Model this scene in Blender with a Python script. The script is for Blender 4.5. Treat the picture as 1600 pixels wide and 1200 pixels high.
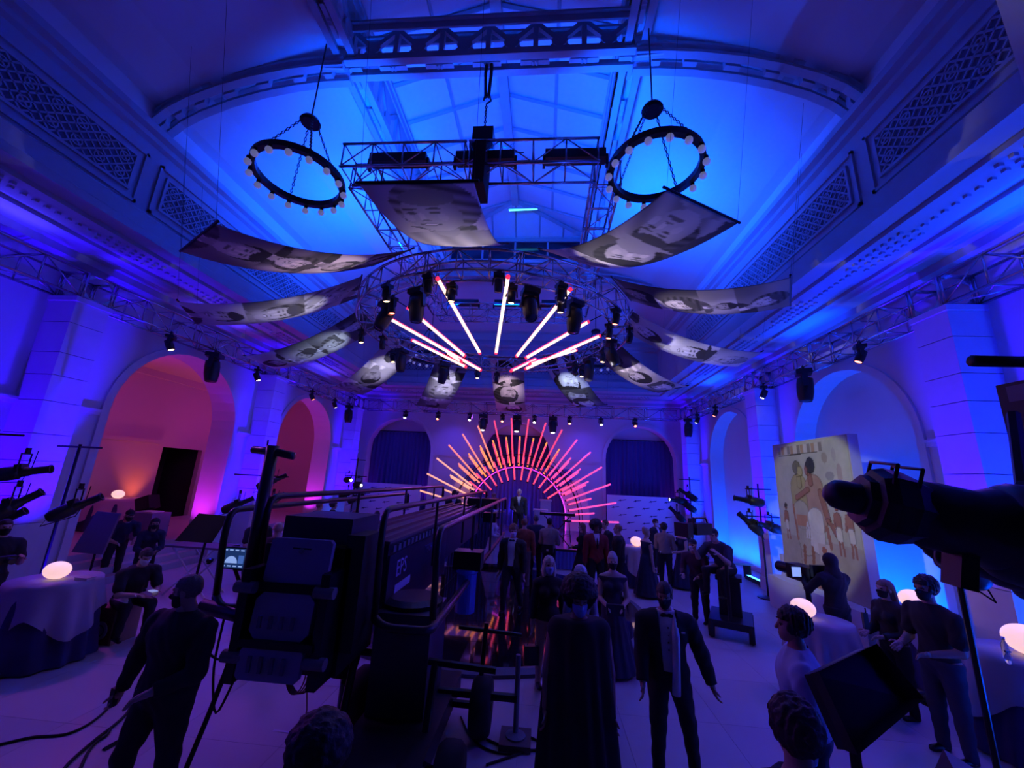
import bpy, bmesh, math, random
import numpy as np
from math import sin, cos, radians, pi, sqrt, atan2
from mathutils import Vector, Matrix
random.seed(7)
S = bpy.context.scene
COL = S.collection
for o in list(bpy.data.objects): bpy.data.objects.remove(o, do_unlink=True)

# ------------------------------------------------------------------ camera
F_PX = 613.9
def cam_axes(pitch, roll, yaw):
    fwd = Vector((sin(yaw)*cos(pitch), cos(yaw)*cos(pitch), sin(pitch)))
    r0 = Vector((cos(yaw), -sin(yaw), 0)); u0 = r0.cross(fwd)
    return cos(roll)*r0+sin(roll)*u0, -sin(roll)*r0+cos(roll)*u0, fwd
CR, CU, CF = cam_axes(radians(13.58), radians(2.78), radians(-5.0))
CP = Vector((0, 0, 2.8))
cd = bpy.data.cameras.new('camera'); cam = bpy.data.objects.new('camera', cd); COL.objects.link(cam)
cd.sensor_width = 36; cd.lens = F_PX/1600*36; cd.clip_start = 0.05; cd.clip_end = 200
m = Matrix.Identity(4)
for i in range(3): m[i][0], m[i][1], m[i][2], m[i][3] = CR[i], CU[i], -CF[i], CP[i]
cam.matrix_world = m
S.camera = cam
def at(x, y, X=None, Y=None, Z=None):
    """photo pixel (1600x1200) -> point where its ray meets the plane X=, Y= or Z="""
    d = CR*((x-800)/F_PX) - CU*((y-600)/F_PX) + CF
    if X is not None: t = (X-CP.x)/d.x
    elif Y is not None: t = (Y-CP.y)/d.y
    else: t = (Z-CP.z)/d.z
    return CP+d*t

# ------------------------------------------------------------------ world, exposure
W = bpy.data.worlds.new('world'); S.world = W; W.use_nodes = True
bg = W.node_tree.nodes['Background']; bg.inputs[0].default_value = (0.02, 0.025, 0.12, 1); bg.inputs[1].default_value = 0.12
vs = S.view_settings; vs.view_transform = 'Standard'; vs.look = 'None'; vs.gamma = 1; vs.use_curve_mapping = False; vs.exposure = 0.0
S.display_settings.display_device = 'sRGB'

CX = -1.4                     # centre line of the hall
XL, XR, YB = CX-8.6, CX+8.6, 20.8
def light(name, kind, loc, energy, col, target=None, size=0.1, spot=None, blend=0.5, size_y=None, spread=None):
    l = bpy.data.lights.new(name, kind); l.energy = energy; l.color = col
    o = bpy.data.objects.new(name, l); COL.objects.link(o); o.location = loc
    if kind == 'AREA':
        l.size = size
        if size_y: l.shape = 'RECTANGLE'; l.size_y = size_y
        if spread: l.spread = spread
    else: l.shadow_soft_size = size
    if spot: l.spot_size = radians(spot); l.spot_blend = blend
    if target is not None:
        o.rotation_euler = (Vector(target)-Vector(loc)).to_track_quat('-Z', 'Y').to_euler()
    return o
BLUE = (0.0, 0.035, 1.0); SKY = (0.0, 0.065, 1.0); INDIGO = (0.045, 0.012, 1.0); VIOLET = (0.3, 0.1, 1.0)
# LED battens lying on the hung truss grid wash the vault
for x in (CX-1.9, CX, CX+1.9):
    light('batten_wash', 'AREA', (x, 6.35, 9.12), 230, SKY, (CX+(x-CX)*2.4, 10.5, 14), 1.2, size_y=0.3, spread=radians(105))
    light('batten_wash', 'AREA', (x, 13.45, 9.12), 230, SKY, (CX+(x-CX)*2.4, 9.5, 14), 1.2, size_y=0.3, spread=radians(105))
for sx in (-1, 1):
    light('batten_wash', 'AREA', (CX+sx*2.6, 9.9, 9.12), 330, SKY, (CX+sx*6.8, 10.5, 11.4), 2.2, size_y=0.3, spread=radians(105))
# wash heads on the perimeter truss, tipped up at the cornice and down at the floor
for sx in (-1, 1):
    for y in (5.0, 9.9, 15.5):
        light('cornice_wash', 'AREA', (CX+sx*8.0, y, 6.62), 34 if sx > 0 else 15, BLUE if sx > 0 else (0.05, 0.03, 1), (CX+sx*7.0, y, 9.6), 1.6, size_y=0.2)
for sx, y, c in ((-1, 7.0, (0.6, 0.1, 1)), (-1, 13, (0.55, 0.09, 1)), (1, 7.0, (0.2, 0.06, 1)), (1, 13, (0.16, 0.06, 1))):
    light('floor_wash', 'SPOT', (CX+sx*7.7, y, 5.7), 230, c, (CX+sx*1.5, y-1.0, 0), 0.25, 95, 0.8)
light('floor_wash', 'SPOT', (CX-2, 20.0, 5.7), 260, (0.45, 0.09, 1), (CX-1, 10, 0), 0.25, 75, 0.8)
light('floor_wash', 'SPOT', (CX+3, 20.0, 5.7), 260, (0.22, 0.07, 1), (CX+2, 10, 0), 0.25, 75, 0.8)
light('floor_wash', 'SPOT', (CX, 4.8, 6.6), 230, (0.5, 0.09, 1), (CX-0.5, 3.6, 0), 0.4, 110, 0.9)  # added fill for the near floor and crane, hung on no truss
# added fill spots inside and below the ring, brightening the photo banners' undersides
for th in range(0, 360, 30):
    a_ = radians(th)
    light('banner_fill', 'SPOT', (CX+2.0*cos(a_), 9.9+2.0*sin(a_), 5.2), 400, (.85, .78, 1.0), (CX+5.0*cos(a_), 9.9+5.0*sin(a_), 6.25), .03, 28, .9)
# added blue fill spots by the end truss tint the wall behind the stage
for x_ in (-6.4, -3.3, 0, 3.3, 6.4):
    light('end_wall_fill', 'SPOT', (CX+x_, 19.3, 5.9), 95, (.05, .03, 1.0), (CX+x_, 20.8, 3.2), .1, 100, .8)
# ------------------------------------------------------------------ materials
MATS = {}
def mat(name, col, rough=0.6, metal=0.0, emis=None, estr=0.0, noise=0.0, nscale=8.0, bump=0.0, trans=0.0, spec=None, alpha=None, coat=0.0):
    if name in MATS: return MATS[name]
    M = bpy.data.materials.new(name); M.use_nodes = True; nt = M.node_tree; b = nt.nodes['Principled BSDF']
    b.inputs['Base Color'].default_value = (*col, 1); b.inputs['Roughness'].default_value = rough; b.inputs['Metallic'].default_value = metal
    if spec is not None: b.inputs['Specular IOR Level'].default_value = spec
    if coat: b.inputs['Coat Weight'].default_value = coat
    if trans: b.inputs['Transmission Weight'].default_value = trans
    if emis: b.inputs['Emission Color'].default_value = (*emis, 1); b.inputs['Emission Strength'].default_value = estr
    if noise or bump:
        tc = nt.nodes.new('ShaderNodeTexCoord'); nz = nt.nodes.new('ShaderNodeTexNoise'); nz.inputs['Scale'].default_value = nscale; nz.inputs['Detail'].default_value = 5
        nt.links.new(tc.outputs['Object'], nz.inputs['Vector'])
        if noise:
            r = nt.nodes.new('ShaderNodeMapRange'); r.inputs['To Min'].default_value = 1-noise; r.inputs['To Max'].default_value = 1+noise*0.6
            nt.links.new(nz.outputs['Fac'], r.inputs['Value'])
            mx = nt.nodes.new('ShaderNodeVectorMath'); mx.operation = 'SCALE'; mx.inputs[0].default_value = col
            nt.links.new(r.outputs['Result'], mx.inputs['Scale']); nt.links.new(mx.outputs[0], b.inputs['Base Color'])
        if bump:
            bp = nt.nodes.new('ShaderNodeBump'); bp.inputs['Strength'].default_value = bump; bp.inputs['Distance'].default_value = 0.02
            nt.links.new(nz.outputs['Fac'], bp.inputs['Height']); nt.links.new(bp.outputs['Normal'], b.inputs['Normal'])
    MATS[name] = M; return M
def vcol_mat(name, rough=0.7, bump=0.0, nscale=20, spec=0.3, noise=0.0):
    if name in MATS: return MATS[name]
    M = mat(name, (1, 1, 1), rough, bump=bump, nscale=nscale, spec=spec); nt = M.node_tree
    a = nt.nodes.new('ShaderNodeVertexColor'); a.layer_name = 'paint'
    nt.links.new(a.outputs['Color'], nt.nodes['Principled BSDF'].inputs['Base Color'])
    return M
WALL = mat('wall_paint', (0.62, 0.61, 0.64), 0.75, noise=0.06, nscale=1.5, bump=0.05)
PLASTER = mat('ceiling_plaster', (0.66, 0.66, 0.68), 0.85, noise=0.1, nscale=0.8)
STONE = mat('pale_stone', (0.64, 0.62, 0.64), 0.7, noise=0.12, nscale=3, bump=0.1)
STEELP = mat('grey_painted_steel', (0.42, 0.44, 0.48), 0.55, noise=0.15, nscale=4)
CORN = mat('cornice_paint', (0.42, 0.44, 0.5), 0.7, noise=0.1, nscale=2)
ALU = mat('aluminium', (0.5, 0.5, 0.53), 0.25, 0.95)
BLACK = mat('black_housing', (0.012, 0.012, 0.014), 0.45)
BLKM = mat('black_metal', (0.015, 0.015, 0.018), 0.35, 0.3)
RUB = mat('black_rubber', (0.01, 0.01, 0.011), 0.8)
GREYP = mat('grey_plastic', (0.18, 0.18, 0.2), 0.5)
FLOORM = mat('polished_stone_floor', (0.5, 0.47, 0.5), 0.33, noise=0.12, nscale=1.2, bump=0.03)
# ------------------------------------------------------------------ mesh helpers
class MB:
    def __init__(s): s.v = []; s.f = []; s.mi = []; s.cur = 0
    def add(s, vs, fs):
        n = len(s.v); s.v += [tuple(v) for v in vs]; s.f += [tuple(i+n for i in f) for f in fs]; s.mi += [s.cur]*len(fs); return s
    def box(s, x0, x1, y0, y1, z0, z1, M=None):
        vs = [Vector((x, y, z)) for z in (z0, z1) for y in (y0, y1) for x in (x0, x1)]
        if M is not None: vs = [M@v for v in vs]
        return s.add(vs, [(0, 2, 3, 1), (4, 5, 7, 6), (0, 1, 5, 4), (2, 6, 7, 3), (0, 4, 6, 2), (1, 3, 7, 5)])
    def frame(s, d):
        d = Vector(d).normalized(); a = Vector((0, 0, 1)) if abs(d.z) < 0.95 else Vector((1, 0, 0))
        u = d.cross(a).normalized(); return u, u.cross(d).normalized()
    def tube(s, p0, p1, r, n=8, r1=None, cap=True):
        p0, p1 = Vector(p0), Vector(p1); r1 = r if r1 is None else r1; u, w = s.frame(p1-p0); vs = []
        for p, q in ((p0, r), (p1, r1)):
            for i in range(n): a = 2*pi*i/n; vs.append(p+(u*cos(a)+w*sin(a))*q)
        fs = [(i, (i+1) % n, n+(i+1) % n, n+i) for i in range(n)]
        if cap: fs += [tuple(range(n))[::-1], tuple(range(n, 2*n))]
        return s.add(vs, fs)
    def path(s, pts, r, n=6, closed=False, cap=True):
        pts = [Vector(p) for p in pts]; m_ = len(pts); vs = []; pu = None
        for i, p in enumerate(pts):
            if closed: d = pts[(i+1) % m_]-pts[i-1]
            else: d = pts[min(i+1, m_-1)]-pts[max(i-1, 0)]
            if d.length < 1e-9: d = Vector((0, 0, 1))
            d.normalize()
            if pu is None: u, w = s.frame(d)
            else:
                u = pu-d*pu.dot(d)
                if u.length < 1e-5: u, w = s.frame(d)
                u.normalize(); w = u.cross(d)
            pu = u; rr = r[i] if isinstance(r, (list, tuple)) else r
            for k in range(n): a = 2*pi*k/n; vs.append(p+(u*cos(a)+w*sin(a))*rr)
        fs = []
        for i in range(m_ if closed else m_-1):
            j = (i+1) % m_
            for k in range(n): fs.append((i*n+k, i*n+(k+1) % n, j*n+(k+1) % n, j*n+k))
        if not closed and cap: fs += [tuple(range(n))[::-1], tuple(range((m_-1)*n, m_*n))]
        return s.add(vs, fs)
    def lathe(s, prof, n=20, M=None, caps=True):
        vs = []
        for r, z in prof:
            for i in range(n): a = 2*pi*i/n; v = Vector((r*cos(a), r*sin(a), z)); vs.append(M@v if M is not None else v)
        fs = [(j*n+i, j*n+(i+1) % n, (j+1)*n+(i+1) % n, (j+1)*n+i) for j in range(len(prof)-1) for i in range(n)]
        if caps: fs += [tuple(range(n))[::-1], tuple(range((len(prof)-1)*n, len(prof)*n))]
        return s.add(vs, fs)
    def prism(s, poly, fn, d0, d1):
        """poly of (u,v); fn(u,v,d)->xyz"""
        n = len(poly); vs = [fn(u, v, d0) for u, v in poly]+[fn(u, v, d1) for u, v in poly]
        return s.add(vs, [tuple(range(n))[::-1], tuple(range(n, 2*n))]+[(i, (i+1) % n, n+(i+1) % n, n+i) for i in range(n)])
    def sphere(s, c, r, n=10, m_=7, M=None):
        c = Vector(c); R_ = r if isinstance(r, (tuple, list, Vector)) else (r, r, r); vs = []
        for j in range(1, m_):
            t = pi*j/m_
            for i in range(n): a = 2*pi*i/n; vs.append(Vector((R_[0]*sin(t)*cos(a), R_[1]*sin(t)*sin(a), R_[2]*cos(t))))
        vs += [Vector((0, 0, R_[2])), Vector((0, 0, -R_[2]))]
        vs = [(M@v if M is not None else v)+c for v in vs]; k = (m_-1)*n
        fs = [(j*n+i, (j+1)*n+i, (j+1)*n+(i+1) % n, j*n+(i+1) % n) for j in range(m_-2) for i in range(n)]
        fs += [(k, i, (i+1) % n) for i in range(n)]+[(k+1, (m_-2)*n+(i+1) % n, (m_-2)*n+i) for i in range(n)]
        return s.add(vs, fs)
    def mesh(s, name, mats, smooth=False):
        me = bpy.data.meshes.new(name); me.from_pydata(s.v, [], s.f)
        for q in (mats if isinstance(mats, (list, tuple)) else [mats]): me.materials.append(q)
        if len(set(s.mi)) > 1: me.polygons.foreach_set('material_index', s.mi)
        if smooth: me.polygons.foreach_set('use_smooth', [True]*len(me.polygons))
        bm = bmesh.new(); bm.from_mesh(me); bmesh.ops.recalc_face_normals(bm, faces=bm.faces); bm.to_mesh(me); bm.free()
        me.update(); return me
    def build(s, name, mats, parent=None, smooth=False, **tags):
        return link(s.mesh(name, mats, smooth), name, parent, **tags)
def link(me, name, parent=None, loc=None, rot=None, **tags):
    o = bpy.data.objects.new(name, me); COL.objects.link(o)
    if parent is not None: o.parent = parent
    if loc is not None: o.location = loc
    if rot is not None: o.rotation_euler = rot
    tag(o, **tags); return o
def tag(o, label=None, cat=None, group=None, kind=None):
    if label: o['label'] = label
    if cat: o['category'] = cat
    if group: o['group'] = group
    if kind: o['kind'] = kind
    return o
def thing(name, label, cat, loc=(0, 0, 0), rz=0, group=None, kind=None):
    o = bpy.data.objects.new(name, None); COL.objects.link(o); o.location = loc; o.rotation_euler = (0, 0, rz); o.empty_display_size = 0.1
    return tag(o, label, cat, group, kind)
CH = {}
def copy_tree(o, parent=None):
    c = o.copy(); COL.objects.link(c); c.parent = parent
    for ch in list(o.children): copy_tree(ch, c)
    return c
def aim(d, roll=0):
    """matrix whose local -Z looks along d"""
    return Vector(d).to_track_quat('-Z', 'Y').to_matrix().to_4x4()
def lerp(a, b, t): return a+(b-a)*t
# ------------------------------------------------------------------ the hall
def fl(u, z, w): return (XL-w, u, z)
def fr(u, z, w): return (XR+w, u, z)
def fb(u, z, w): return (u, YB+w, z)
def arc_pts(a, n=20):
    c, h, zs = a; return [(c-h*cos(pi*k/n), zs+h*sin(pi*k/n)) for k in range(n+1)]
def arch_wall(name, fn, u0, u1, z1, arches, T, label):
    b = MB()
    def quad(p):
        b.add([fn(u, z, 0) for u, z in p], [(0, 1, 2, 3)]); b.add([fn(u, z, T) for u, z in p], [(3, 2, 1, 0)])
    u = u0
    for a in arches:
        c, h, zs = a
        quad([(u, 0), (c-h, 0), (c-h, z1), (u, z1)])
        P = arc_pts(a)
        for p, q in zip(P, P[1:]): quad([p, q, (q[0], z1), (p[0], z1)])
        O = [(c-h, 0)]+P+[(c+h, 0)]
        for p, q in zip(O, O[1:]): b.add([fn(*p, 0), fn(*q, 0), fn(*q, T), fn(*p, T)], [(0, 1, 2, 3)])
        u = c+h
    quad([(u, 0), (u1, 0), (u1, z1), (u, z1)])
    b.add([fn(u0, 0, 0), fn(u0, z1, 0), fn(u0, z1, T), fn(u0, 0, T)], [(0, 1, 2, 3)])
    b.add([fn(u1, 0, 0), fn(u1, z1, 0), fn(u1, z1, T), fn(u1, 0, T)], [(0, 1, 2, 3)])
    o = b.build(name, WALL, kind='structure', label=label)
    for a in arches:                                            # raised archivolt and rail
        c, h, zs = a; t = MB(); w = 0.17
        I = [(c-h, 0)]+arc_pts(a)+[(c+h, 0)]; E_ = [(c-h-w, 0)]+arc_pts((c, h+w, zs))+[(c+h+w, 0)]
        for i in range(len(I)-1):
            t.prism([I[i], I[i+1], E_[i+1], E_[i]], fn, -0.05, 0.0)
        t.build('archivolt', STONE, o)
    return o
def rail(o, fn, u0, u1, z=3.8):
    b = MB()
    for za, zb, d in ((z-0.05, z+0.03, 0.04), (z+0.03, z+0.08, 0.08)):
        b.prism([(u0, za), (u1, za), (u1, zb), (u0, zb)], fn, -d, 0.0)
    b.build('chair_rail', STONE, o)
A1, A2 = 10.05, 15.95; AH, AS = 1.86, 3.9
wl = arch_wall('wall_left', fl, -1, YB, 6.9, [(A1-5.9, AH, AS), (A1, AH, AS), (A2, AH, AS)], 0.75, 'pale left wall with open round arches lit magenta inside')
wr = arch_wall('wall_right', fr, -1, YB, 6.9, [(A1-5.9, AH, AS), (A1, AH, AS), (A2, AH, AS)], 0.55, 'right wall with shallow arched niches washed blue')
wb = arch_wall('wall_back', fb, XL-0.8, XR+0.6, 6.9, [(CX-6.33, 1.75, 4.0), (CX, 1.75, 4.0), (CX+6.33, 1.75, 4.0)], 0.7, 'end wall with three round arches behind the stage')
for o, fn in ((wl, fl), (wr, fr)):
    for u0, u1 in ((-1, A1-5.9-AH-0.17), (A1-5.9+AH+0.17, A1-AH-0.17), (A1+AH+0.17, A2-AH-0.17), (A2+AH+0.17, YB)): rail(o, fn, u0, u1)
for u0, u1 in ((CX-6.33+1.92, CX-1.92), (CX+1.92, CX+6.33-1.92)): rail(wb, fb, u0, u1)
MB().box(XR+0.5, XR+0.6, -1, YB, 0, 6.5).build('niche_back', WALL, wr)
# floor of stone slabs
fb_ = MB().box(-16.5, XR+0.7, -1.2, 24, -0.25, -0.02).build('floor', FLOORM, kind='structure', label='pale polished stone floor catching violet light')
sl = MB(); s_ = 1.222
sl.add([(-s_/2+.0018, -s_/2+.0018, -.02), (s_/2-.0018, -s_/2+.0018, -.02), (s_/2-.0018, s_/2-.0018, -.02), (-s_/2+.0018, s_/2-.0018, -.02),
        (-s_/2+.0018, -s_/2+.0018, 0), (s_/2-.0018, -s_/2+.0018, 0), (s_/2-.0018, s_/2-.0018, 0), (-s_/2+.0018, s_/2-.0018, 0)],
       [(4, 5, 6, 7), (0, 1, 5, 4), (1, 2, 6, 5), (2, 3, 7, 6), (3, 0, 4, 7)])
slm = [sl.mesh('floor_slab', mat('slab_%d' % i, (0.46+.015*i, 0.43+.015*i, 0.45+.015*i), 0.34+.04*i, noise=0.14, nscale=1.1, bump=0.02)) for i in range(3)]
for i in range(14):
    for j in range(17):
        link(random.choice(slm), 'floor_slab', fb_, loc=(XL+s_*(i+.5)+.04, .35+s_*(j+.5)-.6, 0))
MB().box(-15.4, XL-.8, 3, 20.5, -.02, .6).build('side_room_paving', FLOORM, fb_)
for i in range(3): MB().box(XL-.82+.27*i, XL-.82+.27*(i+1), A1-AH+.02, A1+AH-.02, -.02, .45-.15*i).build('arch_step', FLOORM, fb_); MB().box(XL-.82+.27*i, XL-.82+.27*(i+1), A2-AH+.02, A2+AH-.02, -.02, .45-.15*i).build('arch_step', FLOORM, fb_)
# entablature and vault: one profile swept round three sides.  a = distance from the hall's centre line
PROF = [(8.6, 6.75), (8.35, 6.8), (8.35, 6.95), (7.75, 6.97), (7.75, 7.04), (7.55, 7.04), (7.55, 6.99), (6.95, 7.02), (6.95, 7.1), (6.62, 7.13), (6.62, 7.28), (6.7, 7.33), (6.7, 7.62), (6.8, 7.7), (6.9, 7.74), (6.9, 9.2), (6.82, 9.26), (6.82, 9.36), (6.72, 9.42), (6.72, 9.56), (7.0, 9.6), (7.0, 9.8)]
VAULT = [(7.0, 9.8), (7.0, 10.15), (6.75, 10.22), (6.0, 10.62), (5.2, 10.95), (4.3, 11.22), (3.6, 11.4), (3.05, 11.5)]
YF = -1.0
def side(prof, k):
    b = MB()
    for a, z in prof:
        o_ = 8.6-a
        b.v += [(XL+o_, YF, z), (XL+o_, YB-o_, z)] if k == 0 else [(XL+o_, YB-o_, z), (XR-o_, YB-o_, z)] if k == 1 else [(XR-o_, YB-o_, z), (XR-o_, YF, z)]
    for i in range(len(prof)-1): b.f.append((2*i, 2*i+1, 2*i+3, 2*i+2)); b.mi.append(0)
    return b
for k, nm in enumerate(('left', 'end', 'right')):
    t = side(PROF, k).build('trim_%d' % (k+1), CORN, kind='structure', label='deep stepped plaster cornice and frieze along the %s wall' % nm)
    # mutule dots on the soffit
    d = MB()
    L0, L1 = (YF+2, YB-1.8) if k != 1 else (XL+1.9, XR-1.9)
    n = int((L1-L0)/0.16)
    for i in range(n):
        for r_ in range(3):
            if (i//8) % 2 and r_ != 1: continue
            u = L0+i*.16+(.08 if r_ == 1 else 0); a = 7.43-r_*.16; o_ = 8.6-a
            p = (XL+o_, u) if k == 0 else (u, YB-o_) if k == 1 else (XR-o_, u)
            d.box(p[0]-.03, p[0]+.03, p[1]-.03, p[1]+.03, 6.965, 7.03)
    d.build('mutules', CORN, t, kind='stuff')
    # long grilles in the frieze: backing coloured dark as recess shade, raised frame, pierced lattice
    spans = [(0.2, 5.95), (6.65, 14.85)] if k != 1 else [(CX-6.0, CX-3.4), (CX-2.9, CX+2.9), (CX+3.4, CX+6.0)]
    for u0, u1 in spans:
        def g(u, z, w, k=k): return (XL+1.7-w, u, z) if k == 0 else (u, YB-1.7+w, z) if k == 1 else (XR-1.7+w, u, z)
        z0, z1 = 8.02, 8.72
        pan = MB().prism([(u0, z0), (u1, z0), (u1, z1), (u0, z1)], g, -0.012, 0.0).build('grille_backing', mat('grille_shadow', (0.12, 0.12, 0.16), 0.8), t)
        fr_ = MB()
        for q in ((u0-.22, u1+.22, z0-.22, z0-.16), (u0-.22, u1+.22, z1+.16, z1+.22), (u0-.22, u0-.16, z0-.22, z1+.22), (u1+.16, u1+.22, z0-.22, z1+.22), (u0-.05, u1+.05, z0-.05, z0), (u0-.05, u1+.05, z1, z1+.05), (u0-.05, u0, z0, z1), (u1, u1+.05, z0, z1)):
            fr_.prism([(q[0], q[2]), (q[1], q[2]), (q[1], q[3]), (q[0], q[3])], g, -0.045, 0.0)
        fr_.build('grille_frame', CORN, t)
        la = MB(); c = 0.35
        def bar(p, q, w=.014):
            dx, dz = q[0]-p[0], q[1]-p[1]; L = sqrt(dx*dx+dz*dz) or 1; nx, nz = -dz/L*w, dx/L*w
            la.add([g(p[0]+nx, p[1]+nz, -.035), g(q[0]+nx, q[1]+nz, -.035), g(q[0]-nx, q[1]-nz, -.035), g(p[0]-nx, p[1]-nz, -.035), g(p[0]+nx, p[1]+nz, -.005), g(q[0]+nx, q[1]+nz, -.005), g(q[0]-nx, q[1]-nz, -.005), g(p[0]-nx, p[1]-nz, -.005)], [(0, 1, 2, 3), (0, 1, 5, 4), (2, 3, 7, 6)])
        nu = int((u1-u0)/c); cu = (u1-u0)/nu; cz = (z1-z0)/2
        for i in range(nu):
            for j in range(2):
                a, b_ = u0+i*cu, z0+j*cz
                for (x0, y0, x1, y1) in ((0, 0, 1, 1), (1, 0, 0, 1), (.5, 0, 0, .5), (.5, 0, 1, .5), (.5, 1, 0, .5), (.5, 1, 1, .5)):
                    bar((a+x0*cu, b_+y0*cz), (a+x1*cu, b_+y1*cz))
                R_ = .24*cu
                ring = [(a+cu/2+R_*cos(q*pi/4), b_+cz/2+R_*sin(q*pi/4)*cz/cu) for q in range(9)]
                for p, q in zip(ring, ring[1:]): bar(p, q, .011)
        la.build('grille_lattice', CORN, t, kind='stuff')
b = MB()
for k in range(3):
    q = side(VAULT, k); b.add(q.v, q.f)
GH = 3.0                                                    # half distance of the long girders
ceil = b.build('ceiling', PLASTER, kind='structure', label='coved plaster vault glowing blue around the skylight')
# clerestory walls and glazed lantern roof
EZ, RZ, LY0, LY1 = 12.75, 13.75, -1.0, 14.6
c = MB()
for sx in (-1, 1): c.box(CX+sx*3.05-.04, CX+sx*3.05+.04, LY0, LY1, 11.48, EZ)
c.box(CX-3.05, CX+3.05, LY1, LY1+.08, 11.48, EZ); c.box(CX-3.05, CX+3.05, LY1, 15.3, 11.46, 11.52)
c.build('lantern_upstand', PLASTER, ceil)
GLASS = mat('laylight_glass', (0.68, 0.7, 0.75), 0.35, noise=0.08, nscale=3)
win = thing('window_1', 'pitched skylight lantern of frosted panes over the hall', None, (CX, 6, EZ), kind='structure')
EH = 2.95; HY = LY1-1.05
ny = 13; ystep = (HY-LY0)/ny
def rp(sx, y, t): return Vector((sx*EH*t, y-6, (RZ-EZ)*(1-t)))
for sx in (-1, 1):
    for i in range(ny):
        for (t0, t1) in ((0.02, .5), (.5, 1)):
            y0, y1 = LY0+i*ystep, LY0+(i+1)*ystep
            MB().add([rp(sx, y0, t0), rp(sx, y1, t0), rp(sx, y1, t1), rp(sx, y0, t1)], [(0, 1, 2, 3)]).build('pane', GLASS, win)
    for i in range(ny+1):
        y = LY0+i*ystep; r_ = MB(); r_.tube(rp(sx, y, 0)-Vector((0, 0, .06)), rp(sx, y, 1)-Vector((0, 0, .06)), .055, 4); r_.build('rafter', STEELP, win)
    p = MB(); p.tube(rp(sx, LY0, .5)-Vector((0, 0, .05)), rp(sx, HY, .5)-Vector((0, 0, .05)), .045, 4); p.build('purlin', STEELP, win)
    h = MB(); h.tube(rp(sx, HY, 0)-Vector((0, 0, .08)), Vector((sx*EH, LY1-6, -.08)), .1, 4); h.build('hip_rafter', STEELP, win)
    MB().add([rp(sx, HY, 0.0), rp(sx, HY, 1), Vector((sx*EH, LY1-6, 0))], [(0, 1, 2)]).build('pane', GLASS, win)
apex = rp(1, HY, 0)
for i in range(6):
    xa, xb = -EH+i*EH/3, -EH+(i+1)*EH/3
    fa = [Vector((xa, LY1-6, 0)), Vector((xb, LY1-6, 0))]
    MB().add([fa[0], fa[1], apex.lerp(fa[1], .001), apex.lerp(fa[0], .001)], [(0, 1, 2, 3)]).build('pane', GLASS, win)
    if i:
        t = MB(); top = Vector((xa*.02, HY-6, RZ-EZ)); s2 = Vector((xa, LY1-6, 0)); k_ = abs(xa)/EH
        t.tube(s2-Vector((0, 0, .04)), s2.lerp(Vector((xa, lerp(HY, LY1, k_)-6, (RZ-EZ)*(1-k_))), .98)-Vector((0, 0, .04)), .035, 4); t.build('glazing_bar', STEELP, win)
MB().box(-.13, .13, LY0-6, HY-6, RZ-EZ-.32, RZ-EZ-.02).build('ridge_beam', STEELP, win)
w2 = thing('window_2', 'dark band of clerestory panes at the far end of the skylight', None, (CX, LY1, 12), kind='structure')
for i in range(4):
    MB().box(-2.7+i*1.36, -2.7+i*1.36+1.28, -.03, -.005, -.3, .45).build('pane', mat('dark_glass', (0.01, 0.012, 0.03), 0.1), w2)
for i in range(5): MB().box(-2.78+i*1.36, -2.7+i*1.36, -.06, 0, -.35, .5).build('mullion', STEELP, w2)
MB().box(-2.8, 2.8, -.1, 0, .45, .62).build('sill_beam', STEELP, w2)
# slim lit tube under the far hip
t = thing('ceiling_tube_lamp', 'short glowing cyan tube lamp under the far end of the skylight', 'lamp', (CX+.35, 13.2, 12.95))
MB().tube((-.55, 0, 0), (.55, 0, .06), .03, 8).build('tube', mat('cyan_tube', (0, .3, 1), emis=(0.05, .55, 1), estr=6), t)
MB().box(-.6, .6, -.03, .03, .05, .1).build('holder', STEELP, t)

# ------------------------------------------------------------------ riveted lattice steelwork
def gird(name, label, P, Q, z0, z1, bays, group=None):
    """straight lattice girder between P and Q (x,y) with X webs and round gussets"""
    P, Q = Vector(P), Vector(Q); d = (Q-P); L = d.length; rz = atan2(d.y, d.x)
    g = thing(name, label, 'girder', (P.x, P.y, 0), rz, group=group, kind='structure')
    for z, e in ((z0, 1), (z1, -1)):
        for y in (-.16, .16):
            MB().box(0, L, y-.07, y+.07, z-.03, z+.03).box(0, L, y-.02, y+.02, min(z, z+e*.2), max(z, z+e*.2)).build('flange', STEELP, g)
    n = bays; s = L/n; me = None
    w = MB(); h = z1-z0
    for (a, b_) in (((0, 0), (s, h)), ((s, 0), (0, h))):
        dx, dz = b_[0]-a[0], b_[1]-a[1]; q = sqrt(dx*dx+dz*dz); nx, nz = -dz/q*.055, dx/q*.055
        w.prism([(a[0]+nx, a[1]+nz), (b_[0]+nx, b_[1]+nz), (b_[0]-nx, b_[1]-nz), (a[0]-nx, a[1]-nz)], lambda u, v, e: (u, e, v), -.04, .04)
    w.prism([(s/2+.17*cos(i*pi/4), h/2+.17*sin(i*pi/4)) for i in range(8)], lambda u, v, e: (u, e, v), -.05, .05)
    wm = w.mesh('web_cross', STEELP)
    po = MB().box(-.05, .05, -.05, .05, 0, h).prism([(-.3, 0), (.3, 0), (.05, .26), (-.05, .26)], lambda u, v, e: (u, e, v), -.045, .045).mesh('web_post', STEELP)
    for i in range(n): link(wm, 'web_cross', g, (i*s, 0, z0))
    for i in range(n+1): link(po, 'web_post', g, (i*s, 0, z0))
    return g
FY = (6.3, 15.2)
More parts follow.
